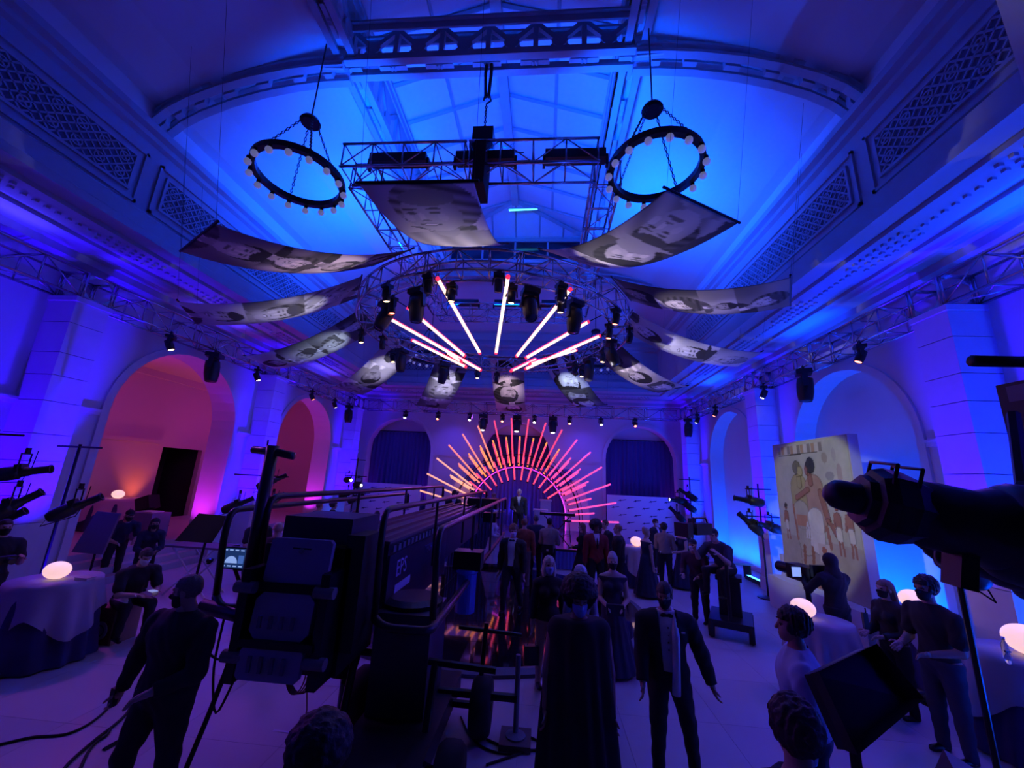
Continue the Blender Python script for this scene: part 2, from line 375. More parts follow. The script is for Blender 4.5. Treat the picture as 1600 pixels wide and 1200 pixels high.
for k, y in enumerate(FY):
    gird('cross_girder', ('near riveted cross girder carrying the hoist chain', 'far riveted cross girder beyond the ring truss')[k], (CX-GH, y), (CX+GH, y), 11.15, 12.2, 6)
for sx, nm in ((-1, 'left'), (1, 'right')):
    gird('long_girder', 'long lattice girder along the %s side of the skylight' % nm, (CX+sx*GH, -1), (CX+sx*GH, 15.2), 11.3, 12.6, 15)
LOW = [(6.95, 9.75), (6.7, 10.02), (6.3, 10.28), (5.7, 10.55), (5.0, 10.77), (4.2, 10.93), (3.5, 11.0), (3.0, 11.0)]
UPP = [(6.95, 10.25), (6.7, 10.42), (6.3, 10.62), (5.7, 10.9), (5.0, 11.18), (4.2, 11.42), (3.5, 11.6), (3.0, 11.7)]
def rib(y, sx, label):
    g = thing('arched_rib', label, 'roof rib', (CX, y, 0), kind='structure', group='arched lattice ribs')
    def band(P, h0, h1, nm):
        for yy in (-.17, .17):
            b = MB()
            for p, q in zip(P, P[1:]):
                b.prism([(p[0], p[1]+h0), (q[0], q[1]+h0), (q[0], q[1]+h1), (p[0], p[1]+h1)], lambda u, v, e: (sx*u, e, v), yy-.075, yy+.075)
            b.build(nm, STEELP, g)
    band(LOW, 0, .07, 'lower_flange'); band(UPP, -.07, 0, 'upper_flange')
    lace = MB()
    for i in range(0, len(LOW)-1):                          # the slotted second band just above the lower flange
        p, q = LOW[i], LOW[i+1]; a = (lerp(p[0], q[0], .0), lerp(p[1], q[1], .0)); b_ = (lerp(p[0], q[0], .35), lerp(p[1], q[1], .35))
        MB().prism([(a[0], a[1]), (b_[0], b_[1]), (b_[0], b_[1]+.24), (a[0], a[1]+.24)], lambda u, v, e: (sx*u, e, v), -.05, .05).build('spacer', STEELP, g)
    P2 = [(p[0], p[1]+.2) for p in LOW]; band(P2, 0, .06, 'middle_flange')
    for i in range(len(LOW)-1):
        a, b_ = P2[i], P2[i+1]; c_, d_ = UPP[i], UPP[i+1]
        for (p, q) in ((a, d_), (b_, d_)):
            dx, dz = q[0]-p[0], q[1]-p[1]; l = sqrt(dx*dx+dz*dz)
            if l < .1: continue
            nx, nz = -dz/l*.045, dx/l*.045
            MB().prism([(p[0]+nx, p[1]+nz), (q[0]+nx, q[1]+nz), (q[0]-nx, q[1]-nz), (p[0]-nx, p[1]-nz)], lambda u, v, e: (sx*u, e, v), -.05, .05).build('brace', STEELP, g)
    gus = MB().prism([(3.0, 10.95), (3.55, 11.0), (3.3, 11.6), (3.2, 11.9), (2.95, 11.9)], lambda u, v, e: (sx*u, e, v), -.2, -.16)
    gus.build('gusset_plate', mat('pale_gusset', (.6, .62, .66), .6), g)
for k, y in enumerate(FY):
    for sx, nm in ((-1, 'left'), (1, 'right')): rib(y, sx, '%s arched lattice rib springing from the %s frieze' % (('near', 'far')[k], nm))
# ------------------------------------------------------------------ wall pilasters of stone blocks
PIL = []
def pilaster(x0, x1, y0, y1, label, sx):
    p = thing('wall_pilaster', label, None, ((x0+x1)/2, (y0+y1)/2, 0), kind='structure', group='stone pilasters under the truss')
    hs = [.62, .62, .5, .62, .5, .62, .5, .45, .62, .45]; z = 0.35; w, d = x1-x0, y1-y0
    MB().box(-w/2-.04, w/2+.04, -d/2-.04, d/2+.04, 0, .345).build('plinth', STONE, p)
    for i, h in enumerate(hs):
        e = 0.008
        MB().box(-w/2+e, w/2-e, -d/2+e, d/2-e, z-.01, z+h+.01).build('joint_core', STONE, p) if i == 0 else None
        b = MB().box(-w/2, w/2, -d/2, d/2, z+.006, z+h-.006); b.build('stone_block', STONE, p); z += h
    MB().box(-w/2-.03, w/2+.03, -d/2-.03, d/2+.03, z, z+.1).build('capital', STONE, p)
YP = (.6, 6.55, 12.65, 18.9)
nm = ('nearest', 'near', 'middle', 'far corner')
for i, y in enumerate(YP):
    if i == 0: continue
    pilaster(XL-.0, XL+.62, y, y+.62, '%s stone block pilaster on the left wall washed violet blue' % nm[i], 1)
    pilaster(XR-.62, XR+.0, y, y+.62, '%s stone block pilaster on the right wall washed deep blue' % nm[i], -1)
# near jamb at the right edge of the view
MB().box(4.1, 5.4, 2.6, 3.05, 0, 11.5).build('wall_front', WALL, kind='structure', label='pale pier at the right edge of the camera opening')
# ------------------------------------------------------------------ side room beyond the left arches
SX = -15.4; SRM = mat('side_room_paint', (0.62, 0.5, 0.47), 0.8, noise=.05, nscale=1)
sw = MB(); sw.box(SX-.2, SX, 3, 15.0, 0, 6.6).box(SX-.2, SX, 16.9, 21, 0, 6.6).box(SX-.2, SX, 15.0, 16.9, 3.4, 6.6)
sr = sw.build('wall_side_room', SRM, kind='structure', label='warm pink back wall of the side room behind the arches')
MB().box(SX, SX+.07, 3, 14.8, 3.5, 3.64).build('chair_rail', SRM, sr)
MB().box(SX, SX+.14, 3, 21, 6.05, 6.3).build('crown_moulding', SRM, sr)
MB().box(SX-.2, XL-.75, 20.5, 20.8, 0, 6.6).build('wall_side_room_end', SRM, kind='structure', label='end wall of the pink side room')
MB().box(SX-.2, XL-.75, 2.8, 3, 0, 6.6).build('wall_side_room_near', SRM, kind='structure', label='near end wall of the pink side room')
MB().box(SX-.2, XL-.75, 2.8, 20.8, 6.3, 6.45).build('ceiling_side_room', SRM, kind='structure', label='flat ceiling of the pink side room')
MB().box(SX-1.9, SX-.2, 14.9, 17.0, 0, .01).box(SX-1.9, SX-1.8, 14.9, 17, 0, 3.6).box(SX-1.9, SX-.2, 14.8, 14.9, 0, 3.6).box(SX-1.9, SX-.2, 17, 17.1, 0, 3.6).box(SX-1.9, SX-.2, 14.8, 17.1, 3.5, 3.6).build('door_1', mat('dark_passage', (.03, .02, .03), .9), kind='structure', label='dark open doorway in the pink side room wall')
dd = thing('door_2', 'half open brown door seen through the far left arch', None, (SX+.05, 19.2, 0), kind='structure')
MB().box(0, .08, -1.1, .25, 0, 2.75).build('recess', mat('violet_recess', (.35, .25, .5), .8), dd)
MB().box(.08, .14, -.25, .25, 0, 2.45).build('door_leaf', mat('brown_door', (.25, .07, .03), .5), dd)
for y, e, c in ((14.2, 150, (1, .16, .03)), (8.2, 90, (1, .16, .06)), (18.6, 60, (1, .14, .05))):
    light('side_room_uplight', 'SPOT', (SX+.45, y, .85), e, c, (SX+.1, y, 6), .1, 70, .9)
light('side_room_lamp', 'POINT', (-13, 11.5, 4.5), 34, (.9, .06, 1), size=.4)
light('side_room_lamp', 'POINT', (-13, 16.5, 4.5), 36, (1, .07, .9), size=.4)
for y in (A1+AH-.35, A2+AH-.3):
    light('arch_uplight', 'SPOT', (XL-.5, y-.25, .52), 230, (.75, .02, 1), (XL-.35, y+.35, 5), .06, 80, .9)
# blue uplights on the wall bases
for i, y in enumerate(YP):
    for sx in (-1, 1):
        c = (0.03, 0.0, 1.0) if sx < 0 else (0.0, 0.006, 1.0)
        light('pilaster_uplight', 'SPOT', (CX+sx*8.2, y-1.0, .15), 2600, c, (CX+sx*8.28, y, 3.2), .08, 34, .8)
        light('pilaster_uplight', 'SPOT', (CX+sx*6.9, y+.3, .15), 4000, (0.02, 0.0, 1.0), (CX+sx*7.98, y+.3, 3.1), .08, 34, .8)
for y in (A1-5.9, A1, A2):
    for dy in (-1.2, 0, 1.2):
        light('niche_batten', 'AREA', (XR+.02, y+dy, .2), 90, (0.0, .06, 1), (XR+.36, y+dy, 4.2), .9, size_y=.1)
    light('left_wall_batten', 'SPOT', (XL+.5, y+AH+.9, .15), 50, (0, .1, 1), (XL, y+AH+.8, 3), .1, 90, .8)
for dx, c in ((-6.33, (.3, .01, 1)), (0, (.4, .01, .9)), (6.33, (.35, .01, 1))):
    for s in (-1, 1): light('arch_uplight', 'SPOT', (CX+dx+s*1.5, YB+.1, 1.0), 110, c, (CX+dx+s*1.75, YB+.3, 5), .06, 70, .9)
    light('curtain_uplight', 'SPOT', (CX+dx, YB+.15, .4), 90, (.04, .01, 1), (CX+dx, YB+.65, 4), .1, 80, .9)
# ------------------------------------------------------------------ aluminium box trusses
ORD = ['first', 'second', 'third', 'fourth', 'fifth', 'sixth', 'seventh', 'eighth', 'ninth', 'tenth', 'eleventh', 'twelfth', 'thirteenth', 'fourteenth']
TM = {}
def unit_tube(L, r, n):
    k = (round(L, 3), r, n)
    if k not in TM: TM[k] = MB().tube((0, 0, 0), (0, 0, L), r, n).mesh('tube', ALU, True)
    return TM[k]
def strut(p, q, r, parent, name, n=6):
    p, q = Vector(p), Vector(q); o = link(unit_tube((q-p).length, r, n), name, parent, p)
    o.rotation_euler = (q-p).to_track_quat('Z', 'Y').to_euler(); return o
def truss(P, Q, z, label, group, s=.52, bays=4, cat='truss', name='box_truss'):
    P, Q = Vector(P), Vector(Q); d = Q-P; L = d.length
    t = thing(name, label, cat, (P.x, P.y, z), atan2(d.y, d.x), group=group)
    h = s/2; b = L/bays
    for y in (-h, h):
        for zz in (0, s): strut((0, y, zz), (L, y, zz), .026, t, 'chord', 8)
    for i in range(bays+1):
        e = .03 if i == 0 else -.03 if i == bays else 0
        x = i*b+e
        for y in (-h, h): strut((x, y, 0), (x, y, s), .016, t, 'post')
        for zz in (0, s): strut((x, -h, zz), (x, h, zz), .014, t, 'rung')
    for i in range(bays):
        for y in (-h, h):
            a, c = ((0, s) if (i % 2) == 0 else (s, 0)); strut((i*b, y, a), ((i+1)*b, y, c), .013, t, 'diagonal')
        strut((i*b, -h if i % 2 else h, 0), ((i+1)*b, h if i % 2 else -h, 0), .012, t, 'diagonal')
    return t
TZ = 5.97
def block(x, y, z, label, s=.52):
    t = thing('truss_corner_block', label, 'truss', (x, y, z), group='truss corner blocks'); h = s/2
    for a in (-h, h):
        for b in (-h, h):
            strut((a, b, 0), (a, b, s), .03, t, 'corner_post'); strut((a, -h, h+b), (a, h, h+b), .024, t, 'edge_tube'); strut((-h, a, h+b), (h, a, h+b), .024, t, 'edge_tube')
    g = .17
    for sgn, ax in ((-1, 0), (1, 0), (-1, 1), (1, 1)):
        for cu, cv in ((-1, -1), (-1, 1), (1, -1), (1, 1)):
            b = MB(); f = (lambda u, v, e: (sgn*h+e, u, v)) if ax == 0 else (lambda u, v, e: (u, sgn*h+e, v))
            b.prism([(cu*h, h+cv*h), (cu*(h-g), h+cv*h), (cu*h, h+cv*(h-g))], f, -.006, .006); b.build('gusset', ALU, t)
for sx, nm in ((-1, 'left'), (1, 'right')):
    x = CX+sx*8.26; k = 0
    ys = (.5, 6.6, 12.7, 18.95)
    for i in range(3):
        y0, y1 = ys[i]+.56, ys[i+1]
        n = 2
        for j in range(n):
            a, b = lerp(y0, y1, j/n)+.01, lerp(y0, y1, (j+1)/n)-.01
            truss((x, a), (x, b), TZ, 'perimeter box truss section on the %s wall, %s from the camera' % (nm, ORD[k]), 'perimeter truss sections'); k += 1
    for i in range(1, 4): block(x, ys[i]+.28, TZ, 'truss corner block above the %s %s pilaster' % (('', 'near', 'middle', 'far corner')[i], nm))
bx0, bx1 = CX-7.95, CX+7.95
for j in range(5):
    truss((lerp(bx0, bx1, j/5)+.01, 19.6), (lerp(bx0, bx1, (j+1)/5)-.01, 19.6), TZ, 'box truss section along the end wall, %s from the left' % ORD[j], 'end wall truss sections')
# the square grid hung above the ring
GX, GY0, GY1, GZ = 2.5, 6.35, 13.45, 8.5
for j in range(2):
    truss((CX-GX+2.5*j-.18, GY0), (CX-GX+2.5*j+2.28, GY0), GZ, '%s half of the near cross truss hung from the hoist' % ('left', 'right')[j], 'grid truss sections')
    truss((CX-GX+2.5*j-.18, GY1), (CX-GX+2.5*j+2.28, GY1), GZ, '%s half of the far cross truss of the hung grid' % ('left', 'right')[j], 'grid truss sections')
for sx, nm in ((-1, 'left'), (1, 'right')):
    for j in range(3):
        truss((CX+sx*GX, GY0+.3+j*2.17), (CX+sx*GX, GY0+.3+(j+1)*2.17-.02), GZ, '%s side truss of the hung grid, %s section from the camera' % (nm, ORD[j]), 'grid truss sections', bays=3)
# ring truss, twelve curved sections
RC = Vector((CX, 9.9)); RR, RZ0, RS = 3.28, 6.5, .42
def rpt(a, r, z): return Vector((RC.x+r*cos(a), RC.y+r*sin(a), z))
for k in range(12):
    a0 = radians(30*k+15)
    t = thing('ring_truss_section', 'curved section of the circular lighting truss, %s counted from the right' % ORD[k], 'truss', (RC.x, RC.y, RZ0), a0, group='ring truss sections')
    for r in (RR-.21, RR+.21):
        for z in (0, RS): MB().path([(r*cos(radians(30)*i/6), r*sin(radians(30)*i/6), z) for i in range(7)], .026, 8).build('chord', ALU, t, True)
    for i in range(4):
        a = radians(30)*i/3+ (.008 if i == 0 else -.008 if i == 3 else 0); u = Vector((cos(a), sin(a), 0))
        for r in (RR-.21, RR+.21): strut(u*r, u*r+Vector((0, 0, RS)), .015, t, 'post')
        for z in (0, RS): strut(u*(RR-.21)+Vector((0, 0, z)), u*(RR+.21)+Vector((0, 0, z)), .014, t, 'rung')
        if i < 3:
            b = radians(30)*(i+1)/3; w = Vector((cos(b), sin(b), 0))
            for r in (RR-.21, RR+.21): strut(u*r+Vector((0, 0, RS*(i % 2))), w*r+Vector((0, 0, RS*((i+1) % 2))), .013, t, 'diagonal')
# chain hoist on the near cross truss and hanging slings
def chain(b, p, q, link_=.05, r=.008):
    p, q = Vector(p), Vector(q); L = (q-p).length; n = max(2, int(L/link_/.8)); d = (q-p)/n; u, w = b.frame(d)
    for i in range(n):
        c = p+d*(i+.5); x = u if i % 2 else w; dd = d.normalized()*(link_*.5)
        b.path([c-dd, c-dd*.6+x*.016, c+dd*.6+x*.016, c+dd, c+dd*.6-x*.016, c-dd*.6-x*.016], r, 4, closed=True)
h = thing('chain_hoist', 'black motor hoist above the near cross truss', 'hoist', (CX+.05, 6.35, 9.02))
MB().box(-.2, .2, -.16, .16, .08, .45).box(-.26, .1, -.12, .12, .0, .1).build('motor_body', BLACK, h)
b = MB(); chain(b, (0, 0, .45), (0, -.02, 1.15), .07, .012); b.build('chain', BLKM, h)
MB().path([(0, -.02, 1.15), (.09, -.02, 1.22), (.05, -.02, 1.35), (-.05, -.02, 1.35), (-.06, -.02, 1.24)], .02, 6).build('hook', BLKM, h)
MB().path([(-.03, -.02, 1.32), (-.06, -.05, 1.9), (-.05, -.05, 2.3)], .035, 6).path([(.03, -.02, 1.32), (.06, -.05, 1.9), (.05, -.05, 2.3)], .035, 6).build('sling', RUB, h)
MB().box(-.11, .11, -.3, .3, -.95, -.02).build('chain_bag', mat('black_canvas', (.012, .012, .013), .9), h)
MB().path([(.25, 0, .2), (.45, .05, .12), (.6, .1, .3), (.5, .1, .08), (.8, .1, .06)], .012, 5).build('motor_cable', RUB, h)
# LED battens
def batten(x, y, z, rz, label, group='LED battens on the hung grid', L=1.15, lit=SKY, st=4):
    t = thing('led_batten', label, 'light', (x, y, z), rz, group=group)
    MB().box(-L/2, L/2, -.11, .11, 0, .2).box(-L/2-.05, -L/2, -.05, .05, -.12, .12).box(L/2, L/2+.05, -.05, .05, -.12, .12).build('housing', BLACK, t)
    b = MB()
    for i in range(14): x_ = -L/2+(i+.5)*L/14; b.box(x_-.025, x_+.025, -.06, .06, .2, .206)
    b.build('lens_row', mat('led_%s' % str(lit), lit, emis=lit, estr=st), t)
    return t
for k, x in enumerate((-1.75, 0.0, 1.75)):
    batten(CX+x+.1, GY0+.05, GZ+.3, 0, 'black LED batten on the near cross truss, %s from the left' % ORD[k])
    batten(CX+x, GY1, GZ+.55, 0, 'black LED batten on the far cross truss, %s from the left' % ORD[k])
# ------------------------------------------------------------------ moving heads
def head_proto(big):
    t = thing('moving_head' if big else 'wash_light', 'x', 'light')
    s = 1.0 if big else .55
    MB().tube((0, 0, .06), (0, 0, -.05*s), .03, 8).box(-.05, .05, -.02, .02, -.02, .07).build('clamp', BLKM, t)
    MB().box(-.2*s, .2*s, -.17*s, .17*s, -.17*s, -.05*s).build('base', BLACK, t)
    y = MB()
    for e in (-1, 1): y.add([(e*.2*s, -.06*s, -.17*s), (e*.2*s, .06*s, -.17*s), (e*.24*s, .05*s, -.5*s), (e*.24*s, -.05*s, -.5*s), (e*.16*s, -.06*s, -.17*s), (e*.16*s, .06*s, -.17*s), (e*.195*s, .05*s, -.5*s), (e*.195*s, -.05*s, -.5*s)], [(0, 1, 2, 3), (4, 7, 6, 5), (0, 3, 7, 4), (1, 5, 6, 2), (2, 6, 7, 3)])
    y.box(-.2*s, .2*s, -.06*s, .06*s, -.22*s, -.17*s); y.build('yoke', BLACK, t)
    h = MB().lathe([(.10*s, .2*s), (.17*s, .17*s), (.185*s, .02*s), (.18*s, -.2*s), (.15*s, -.38*s), (.135*s, -.42*s), (.125*s, -.42*s), (.125*s, -.4*s)] if big else [(.09*s, .2*s), (.15*s, .16*s), (.16*s, -.1*s), (.14*s, -.3*s), (.13*s, -.3*s), (.12*s, -.28*s)], 16)
    ho = h.build('head', BLACK, t, True); ho.location = (0, 0, -.45*s)
    return t
HB, HS = head_proto(True), head_proto(False)
LENS = {}
def lens_mesh(big, c, st):
    k = (big, c, st)
    if k not in LENS:
        s = 1 if big else .55
        LENS[k] = MB().sphere((0, 0, -.39*s if big else -.27*s), (.12*s, .12*s, .035*s), 14, 6).mesh('lens', mat('lens_%s_%s' % (c, st), c, .2, emis=c, estr=st), True)
    return LENS[k]
WARM, WHITE, RED, OFF = (1, .55, .25), (1, .93, .95), (1, .2, .12), (.03, .03, .04)
def fixture(loc, big, aimto, label, c=OFF, st=0, group=None):
    t = copy_tree(HB if big else HS); t.location = loc; tag(t, label, 'light', group or ('moving heads' if big else 'small wash lights'))
    d = Vector(aimto)-Vector(loc); t.rotation_euler = (0, 0, atan2(d.y, d.x)-pi/2)
    tilt = atan2(sqrt(d.x**2+d.y**2), max(-d.z, .01))
    for ch in t.children:
        if ch.name.startswith('head'): ho = ch
    ho.rotation_euler = (tilt, 0, 0)
    link(lens_mesh(big, c, st), 'lens', ho)
    return t
xi = CX+7.99
for k, (px, c, tg) in enumerate(((268, WARM, .3), (402, WHITE, .3), (487, RED, .3), (522, WHITE, .3))):
    p = at(px, 520+(px-260)*.44, X=-xi+2*CX); fixture((p.x, p.y, 5.92), 0, (p.x+2.5, p.y+1.5, 0), 'small lit wash light on the left truss, %s from the camera' % ORD[k], c, 9)
for k, px in enumerate((335, 545)):
    p = at(px, 560+(px-335)*.4, X=-xi+2*CX); fixture((p.x, p.y, 5.92), 1, (p.x+.25, p.y+.1, 3), ('large dark moving head hanging over the near left arch', 'large dark moving head at the far left corner of the truss')[k])
for k, (px, c) in enumerate(((1342, RED), (1192, WHITE), (1117, RED), (1089, WHITE))):
    p = at(px, 640-(px-1090)*.42, X=xi); fixture((p.x, p.y, 5.92), 0, (p.x-2.5, p.y+1, 0), 'small lit wash light on the right truss, %s from the camera' % ORD[k], c, 9)
for k, px in enumerate((1255, 1075)):
    p = at(px, 655-(px-1075)*.42, X=xi); fixture((p.x, p.y, 5.92), 1, (p.x-.2, p.y+.1, 3), ('large dark moving head hanging over the near right niche', 'large dark moving head at the far right corner of the truss')[k])
for k, (px, c) in enumerate(((633, WHITE), (684, RED), (734, WHITE), (785, RED), (835, WHITE), (890, RED), (939, WHITE), (992, RED))):
    p = at(px, 656, Y=19.35); fixture((p.x, 19.35, 5.92), 0, (p.x, 15, 0), 'small lit wash light on the end wall truss, %s from the left' % ORD[k], c, 9)
for k, px in enumerate((755, 808, 864)):
    p = at(px, 660, Y=19.35); fixture((p.x, 19.35, 5.92), 1, (p.x, 18.6, 3), 'large moving head above the sunburst, %s from the left' % ORD[k], WHITE, 3)
big = [(621, 465), (850, 455), (933, 485), (590, 495), (666, 563), (732, 570), (877, 573), (928, 556)]
small = [(651, 431, 0), (675, 424, 1), (781, 418, 0), (814, 422, 1), (903, 441, 0), (928, 448, 1), (580, 450, 1), (584, 470, 2), (619, 532, 1), (633, 539, 0), (685, 552, 1), (756, 569, 1), (774, 570, 0), (834, 560, 0), (852, 566, 1), (909, 556, 1), (958, 529, 0), (967, 519, 2), (975, 495, 2)]
def ring_spot(px, py, z, e):
    p = at(px, py, Z=z); a = atan2(p.y-RC.y, p.x-RC.x); return rpt(a, RR+e, RZ0-.06), a
for k, (px, py) in enumerate(big):
    p, a = ring_spot(px, py, 6.0, -.21); fixture(p, 1, rpt(a, RR+(.5 if k % 2 else -.35), 4.6), 'large moving head on the ring truss, %s in size of view from the camera side' % ORD[k] if False else 'large dark moving head hanging from the %s of the ring truss' % ('near left side', 'near right side', 'right side', 'left side', 'far left side', 'far middle left', 'far middle right', 'far right side')[k], OFF, 0).scale = (.82, .82, .82)
lr = ('near left', 'near left lit', 'near middle', 'near middle lit', 'near right', 'near right lit', 'left, upper', 'left, lower red', 'far left lit', 'far left', 'far left, inner lit', 'far middle lit', 'far middle', 'far middle, right of centre', 'far right of centre lit', 'far right lit', 'right', 'right, red', 'right, upper red')
for k, (px, py, c) in enumerate(small):
    p, a = ring_spot(px, py, 6.2, -.21 if k % 2 else .21); fixture(p, 0, rpt(a, 2.2, 0), 'small wash light on the ring truss, %s' % lr[k], (OFF, WARM, RED)[c], (0, 8, 8)[c]).scale = (.9, .9, .9)
for o in (HB, HS):
    for ch in list(o.children): bpy.data.objects.remove(ch)
    bpy.data.objects.remove(o)
# ------------------------------------------------------------------ LED tubes inside the ring
TUBES = [((683, 434), (750, 552)), ((636, 480), (727, 557)), ((607, 497), (752, 579)), ((643, 531), (729, 574)), ((794, 431), (775, 552)), ((892, 451), (807, 557)), ((921, 502), (821, 560)), ((939, 524), (820, 577)), ((901, 547), (827, 569)), ((837, 561), (798, 580)), ((700, 552), (721, 565))]
def led_tube(p, q, col, st, r, label, group, edge=None):
    p, q = Vector(p), Vector(q); t = thing('led_tube', label, 'light', p, group=group); d = q-p; u = d.normalized()
    MB().tube(u*.05, d-u*.05, r, 10).build('glowing_tube', mat('tube_%s_%s' % (col, st), col, .3, emis=col, estr=st), t, True)
    for e0, e1 in ((Vector(), u*.05), (d-u*.05, d)): MB().tube(e0, e1, r*1.15, 10).build('end_cap', mat('red_cap', (.6, .02, .05), .4, emis=(1, .03, .1), estr=1.2), t)
    n, w = MB().frame(d)
    up = n if n.z > w.z else w
    if up.z < 0: up = -up
    MB().tube(u*.05+up*r*.85, d-u*.05+up*r*.85, r*.75, 6).build('back_channel', mat('pink_channel', (.9, .05, .15), .4, emis=(1, .03, .12), estr=1.3), t)
    return t
pos = ('near left', 'left, upper', 'left, long lowest', 'left, short lower', 'near middle', 'near right', 'right, upper', 'right, long', 'right, short lower', 'far, short', 'far left, shortest')
for k, (o, i) in enumerate(TUBES):
    t = led_tube(at(*o, Z=6.4), at(*i, Z=5.65), (1, .66, .5), 1.9, .035, 'glowing pink LED tube inside the ring, %s' % pos[k], 'LED tubes radiating inside the ring')
    p = at(*o, Z=6.4); a = atan2(p.y-RC.y, p.x-RC.x); MB().tube((0, 0, 0), rpt(a, RR-.21, RZ0)-p, .012, 6).build('bracket', BLKM, t)
# ------------------------------------------------------------------ photo banners
def portrait(U, V, seed, n, tint):
    """generic black and white photo prints laid along the banner; U 0..1 along, V 0..1 across"""
    rg = random.Random(seed); C = np.zeros(U.shape+(3,)); cuts = [0]+sorted(rg.uniform(.25, .75) if n == 2 else (i+rg.uniform(-.12, .12))/n for i in range(1, n))+[1]
    for a, b in zip(cuts, cuts[1:]):
        m_ = (U >= a) & (U <= b); u = (U-a)/(b-a)*(b-a)*2.7; v = V; W_ = (b-a)*2.7      # in banner widths
        bgc = rg.choice([.1, .25, .6, .8]); sl = rg.uniform(-.5, .5); g = np.clip(bgc*(1+sl*(v-.5)*2), 0, 1)
        for _ in range(3):                                          # soft shapes of a studio backdrop or a crowd
            bx, by, br, bv = rg.uniform(0, W_), rg.random(), rg.uniform(.15, .4), rg.uniform(.08, .75); g = g+(bv-g)*.7*np.exp(-(((u-bx)**2+(v-by)**2)/br**2)**2)
        for q in range(1 if W_ < 1.1 else 2):
            flip = rg.choice([-1, 1]); cx_ = W_*(.5 if W_ < 1.1 else (.3+.42*q))+rg.uniform(-.06, .06); cy_ = rg.uniform(.4, .6); sc = min(W_, 1.15)*rg.uniform(.3, .44); tilt = rg.uniform(-.5, .5); sidev = rg.choice([0, 0, .25, -.25])
            x0_ = (u-cx_)/sc*flip; y0_ = (v-cy_)/sc; x = x0_*cos(tilt)+y0_*sin(tilt); y = -x0_*sin(tilt)+y0_*cos(tilt)
            def el(xc, yc, rx, ry): return ((x-xc)/rx)**2+((y-yc)/ry)**2 < 1
            hair = rg.choice([.02, .04, .08, .3]); sk = rg.choice([.4, .6, .8]); cl = rg.choice([.04, .1, .75, .4])
            g = np.where(el(-2.1, 0, 1.2, 1.75), cl*(1+.3*np.sin(9*y)), g); g = np.where(el(-1.5, 0, .6, .3) & (cl < .3), .85, g); g = np.where(el(-.95, 0, .45, .32), sk*.7, g)
            hs = rg.uniform(.92, 1.4); g = np.where(el(.3, -sidev*.4, .95*hs, .82*hs), hair*(1+.6*np.sin(14*x+6*y)), g)
            sh_ = np.clip(1.05-.35*(y+.35)**2-.25*np.abs(y-.2), .3, 1.1); g = np.where(el(0, sidev*.3, .92, .68), sk*sh_, g); g = np.where(el(.75, 0, .32, .62), hair, g)
            for e in (-1, 1):
                g = np.where(el(.14, e*.26+sidev, .06, .13), sk*.18, g); g = np.where(el(.32, e*.28+sidev, .045, .18), sk*.22, g); g = np.where(el(-.1, e*.4+sidev, .2, .12), sk*1.1, g)
            g = np.where(el(-.08, sidev*1.3, .24, .08), sk*1.2, g); g = np.where(el(-.24, sidev*1.2, .05, .13), sk*.4, g); g = np.where(el(-.47, sidev, .085, .27), sk*.28, g)
            if rg.random() < .4: g = np.where(el(-.47, sidev, .04, .2), .9, g)
            if rg.random() < .3: g = np.where(el(1.0, 0, .12, 1.2) | el(1.3, 0, .4, .7), rg.choice([.05, .5]), g)
        ti = np.array(tint)*rg.uniform(.9, 1.1)
        C[m_] = (np.clip(g, 0, 1)[..., None]*ti)[m_]
    return C
def banner(th, seed, n, tint, label, zo=5.85, ro=6.5, wd=1.22):
    t = thing('photo_banner', label, 'banner', (RC.x, RC.y, 0), radians(th), group='photo banners around the ring')
    nu, nv = 130, 48; v = []; f = []
    for i in range(nu+1):
        s = i/nu; r = lerp(3.52, ro, s); z = lerp(7.0, zo, s)-.42*4*s*(1-s)*.6
        for j in range(nv+1): q = j/nv-.5; v.append((r, q*wd, z-.05*(1-4*q*q)*sin(pi*s)))
    for i in range(nu):
        for j in range(nv): k = i*(nv+1)+j; f.append((k, k+nv+1, k+nv+2, k+1))
    me = bpy.data.meshes.new('print'); me.from_pydata(v, [], f); me.materials.append(vcol_mat('printed_fabric', .8))
    U, V = np.meshgrid(np.linspace(0, 1, nu+1), np.linspace(0, 1, nv+1), indexing='ij')
    ca = me.color_attributes.new('paint', 'FLOAT_COLOR', 'POINT'); P = portrait(U, V, seed, n, tint).reshape(-1, 3)
    ca.data.foreach_set('color', np.concatenate([P, np.ones((len(P), 1))], 1).ravel().astype(np.float32))
    me.polygons.foreach_set('use_smooth', [True]*len(f)); o = link(me, 'print', t)
    sm = o.modifiers.new('cloth', 'SOLIDIFY'); sm.thickness = .006
    for r, z in ((3.5, 7.0), (ro, zo)): MB().tube((r, -wd/2-.05, z+.02), (r, wd/2+.05, z+.02), .018, 6).build('batten_pole', BLKM, t)
    for y in (-wd/2, wd/2): MB().tube((ro, y, zo), (ro+.5, y*1.05, zo+3.2), .0022, 4).build('hanging_wire', BLKM, t)
    return t
SEP, GR, COLR, BL = (.95, .82, .72), (.85, .85, .9), (1, .75, .7), (.75, .95, 1)
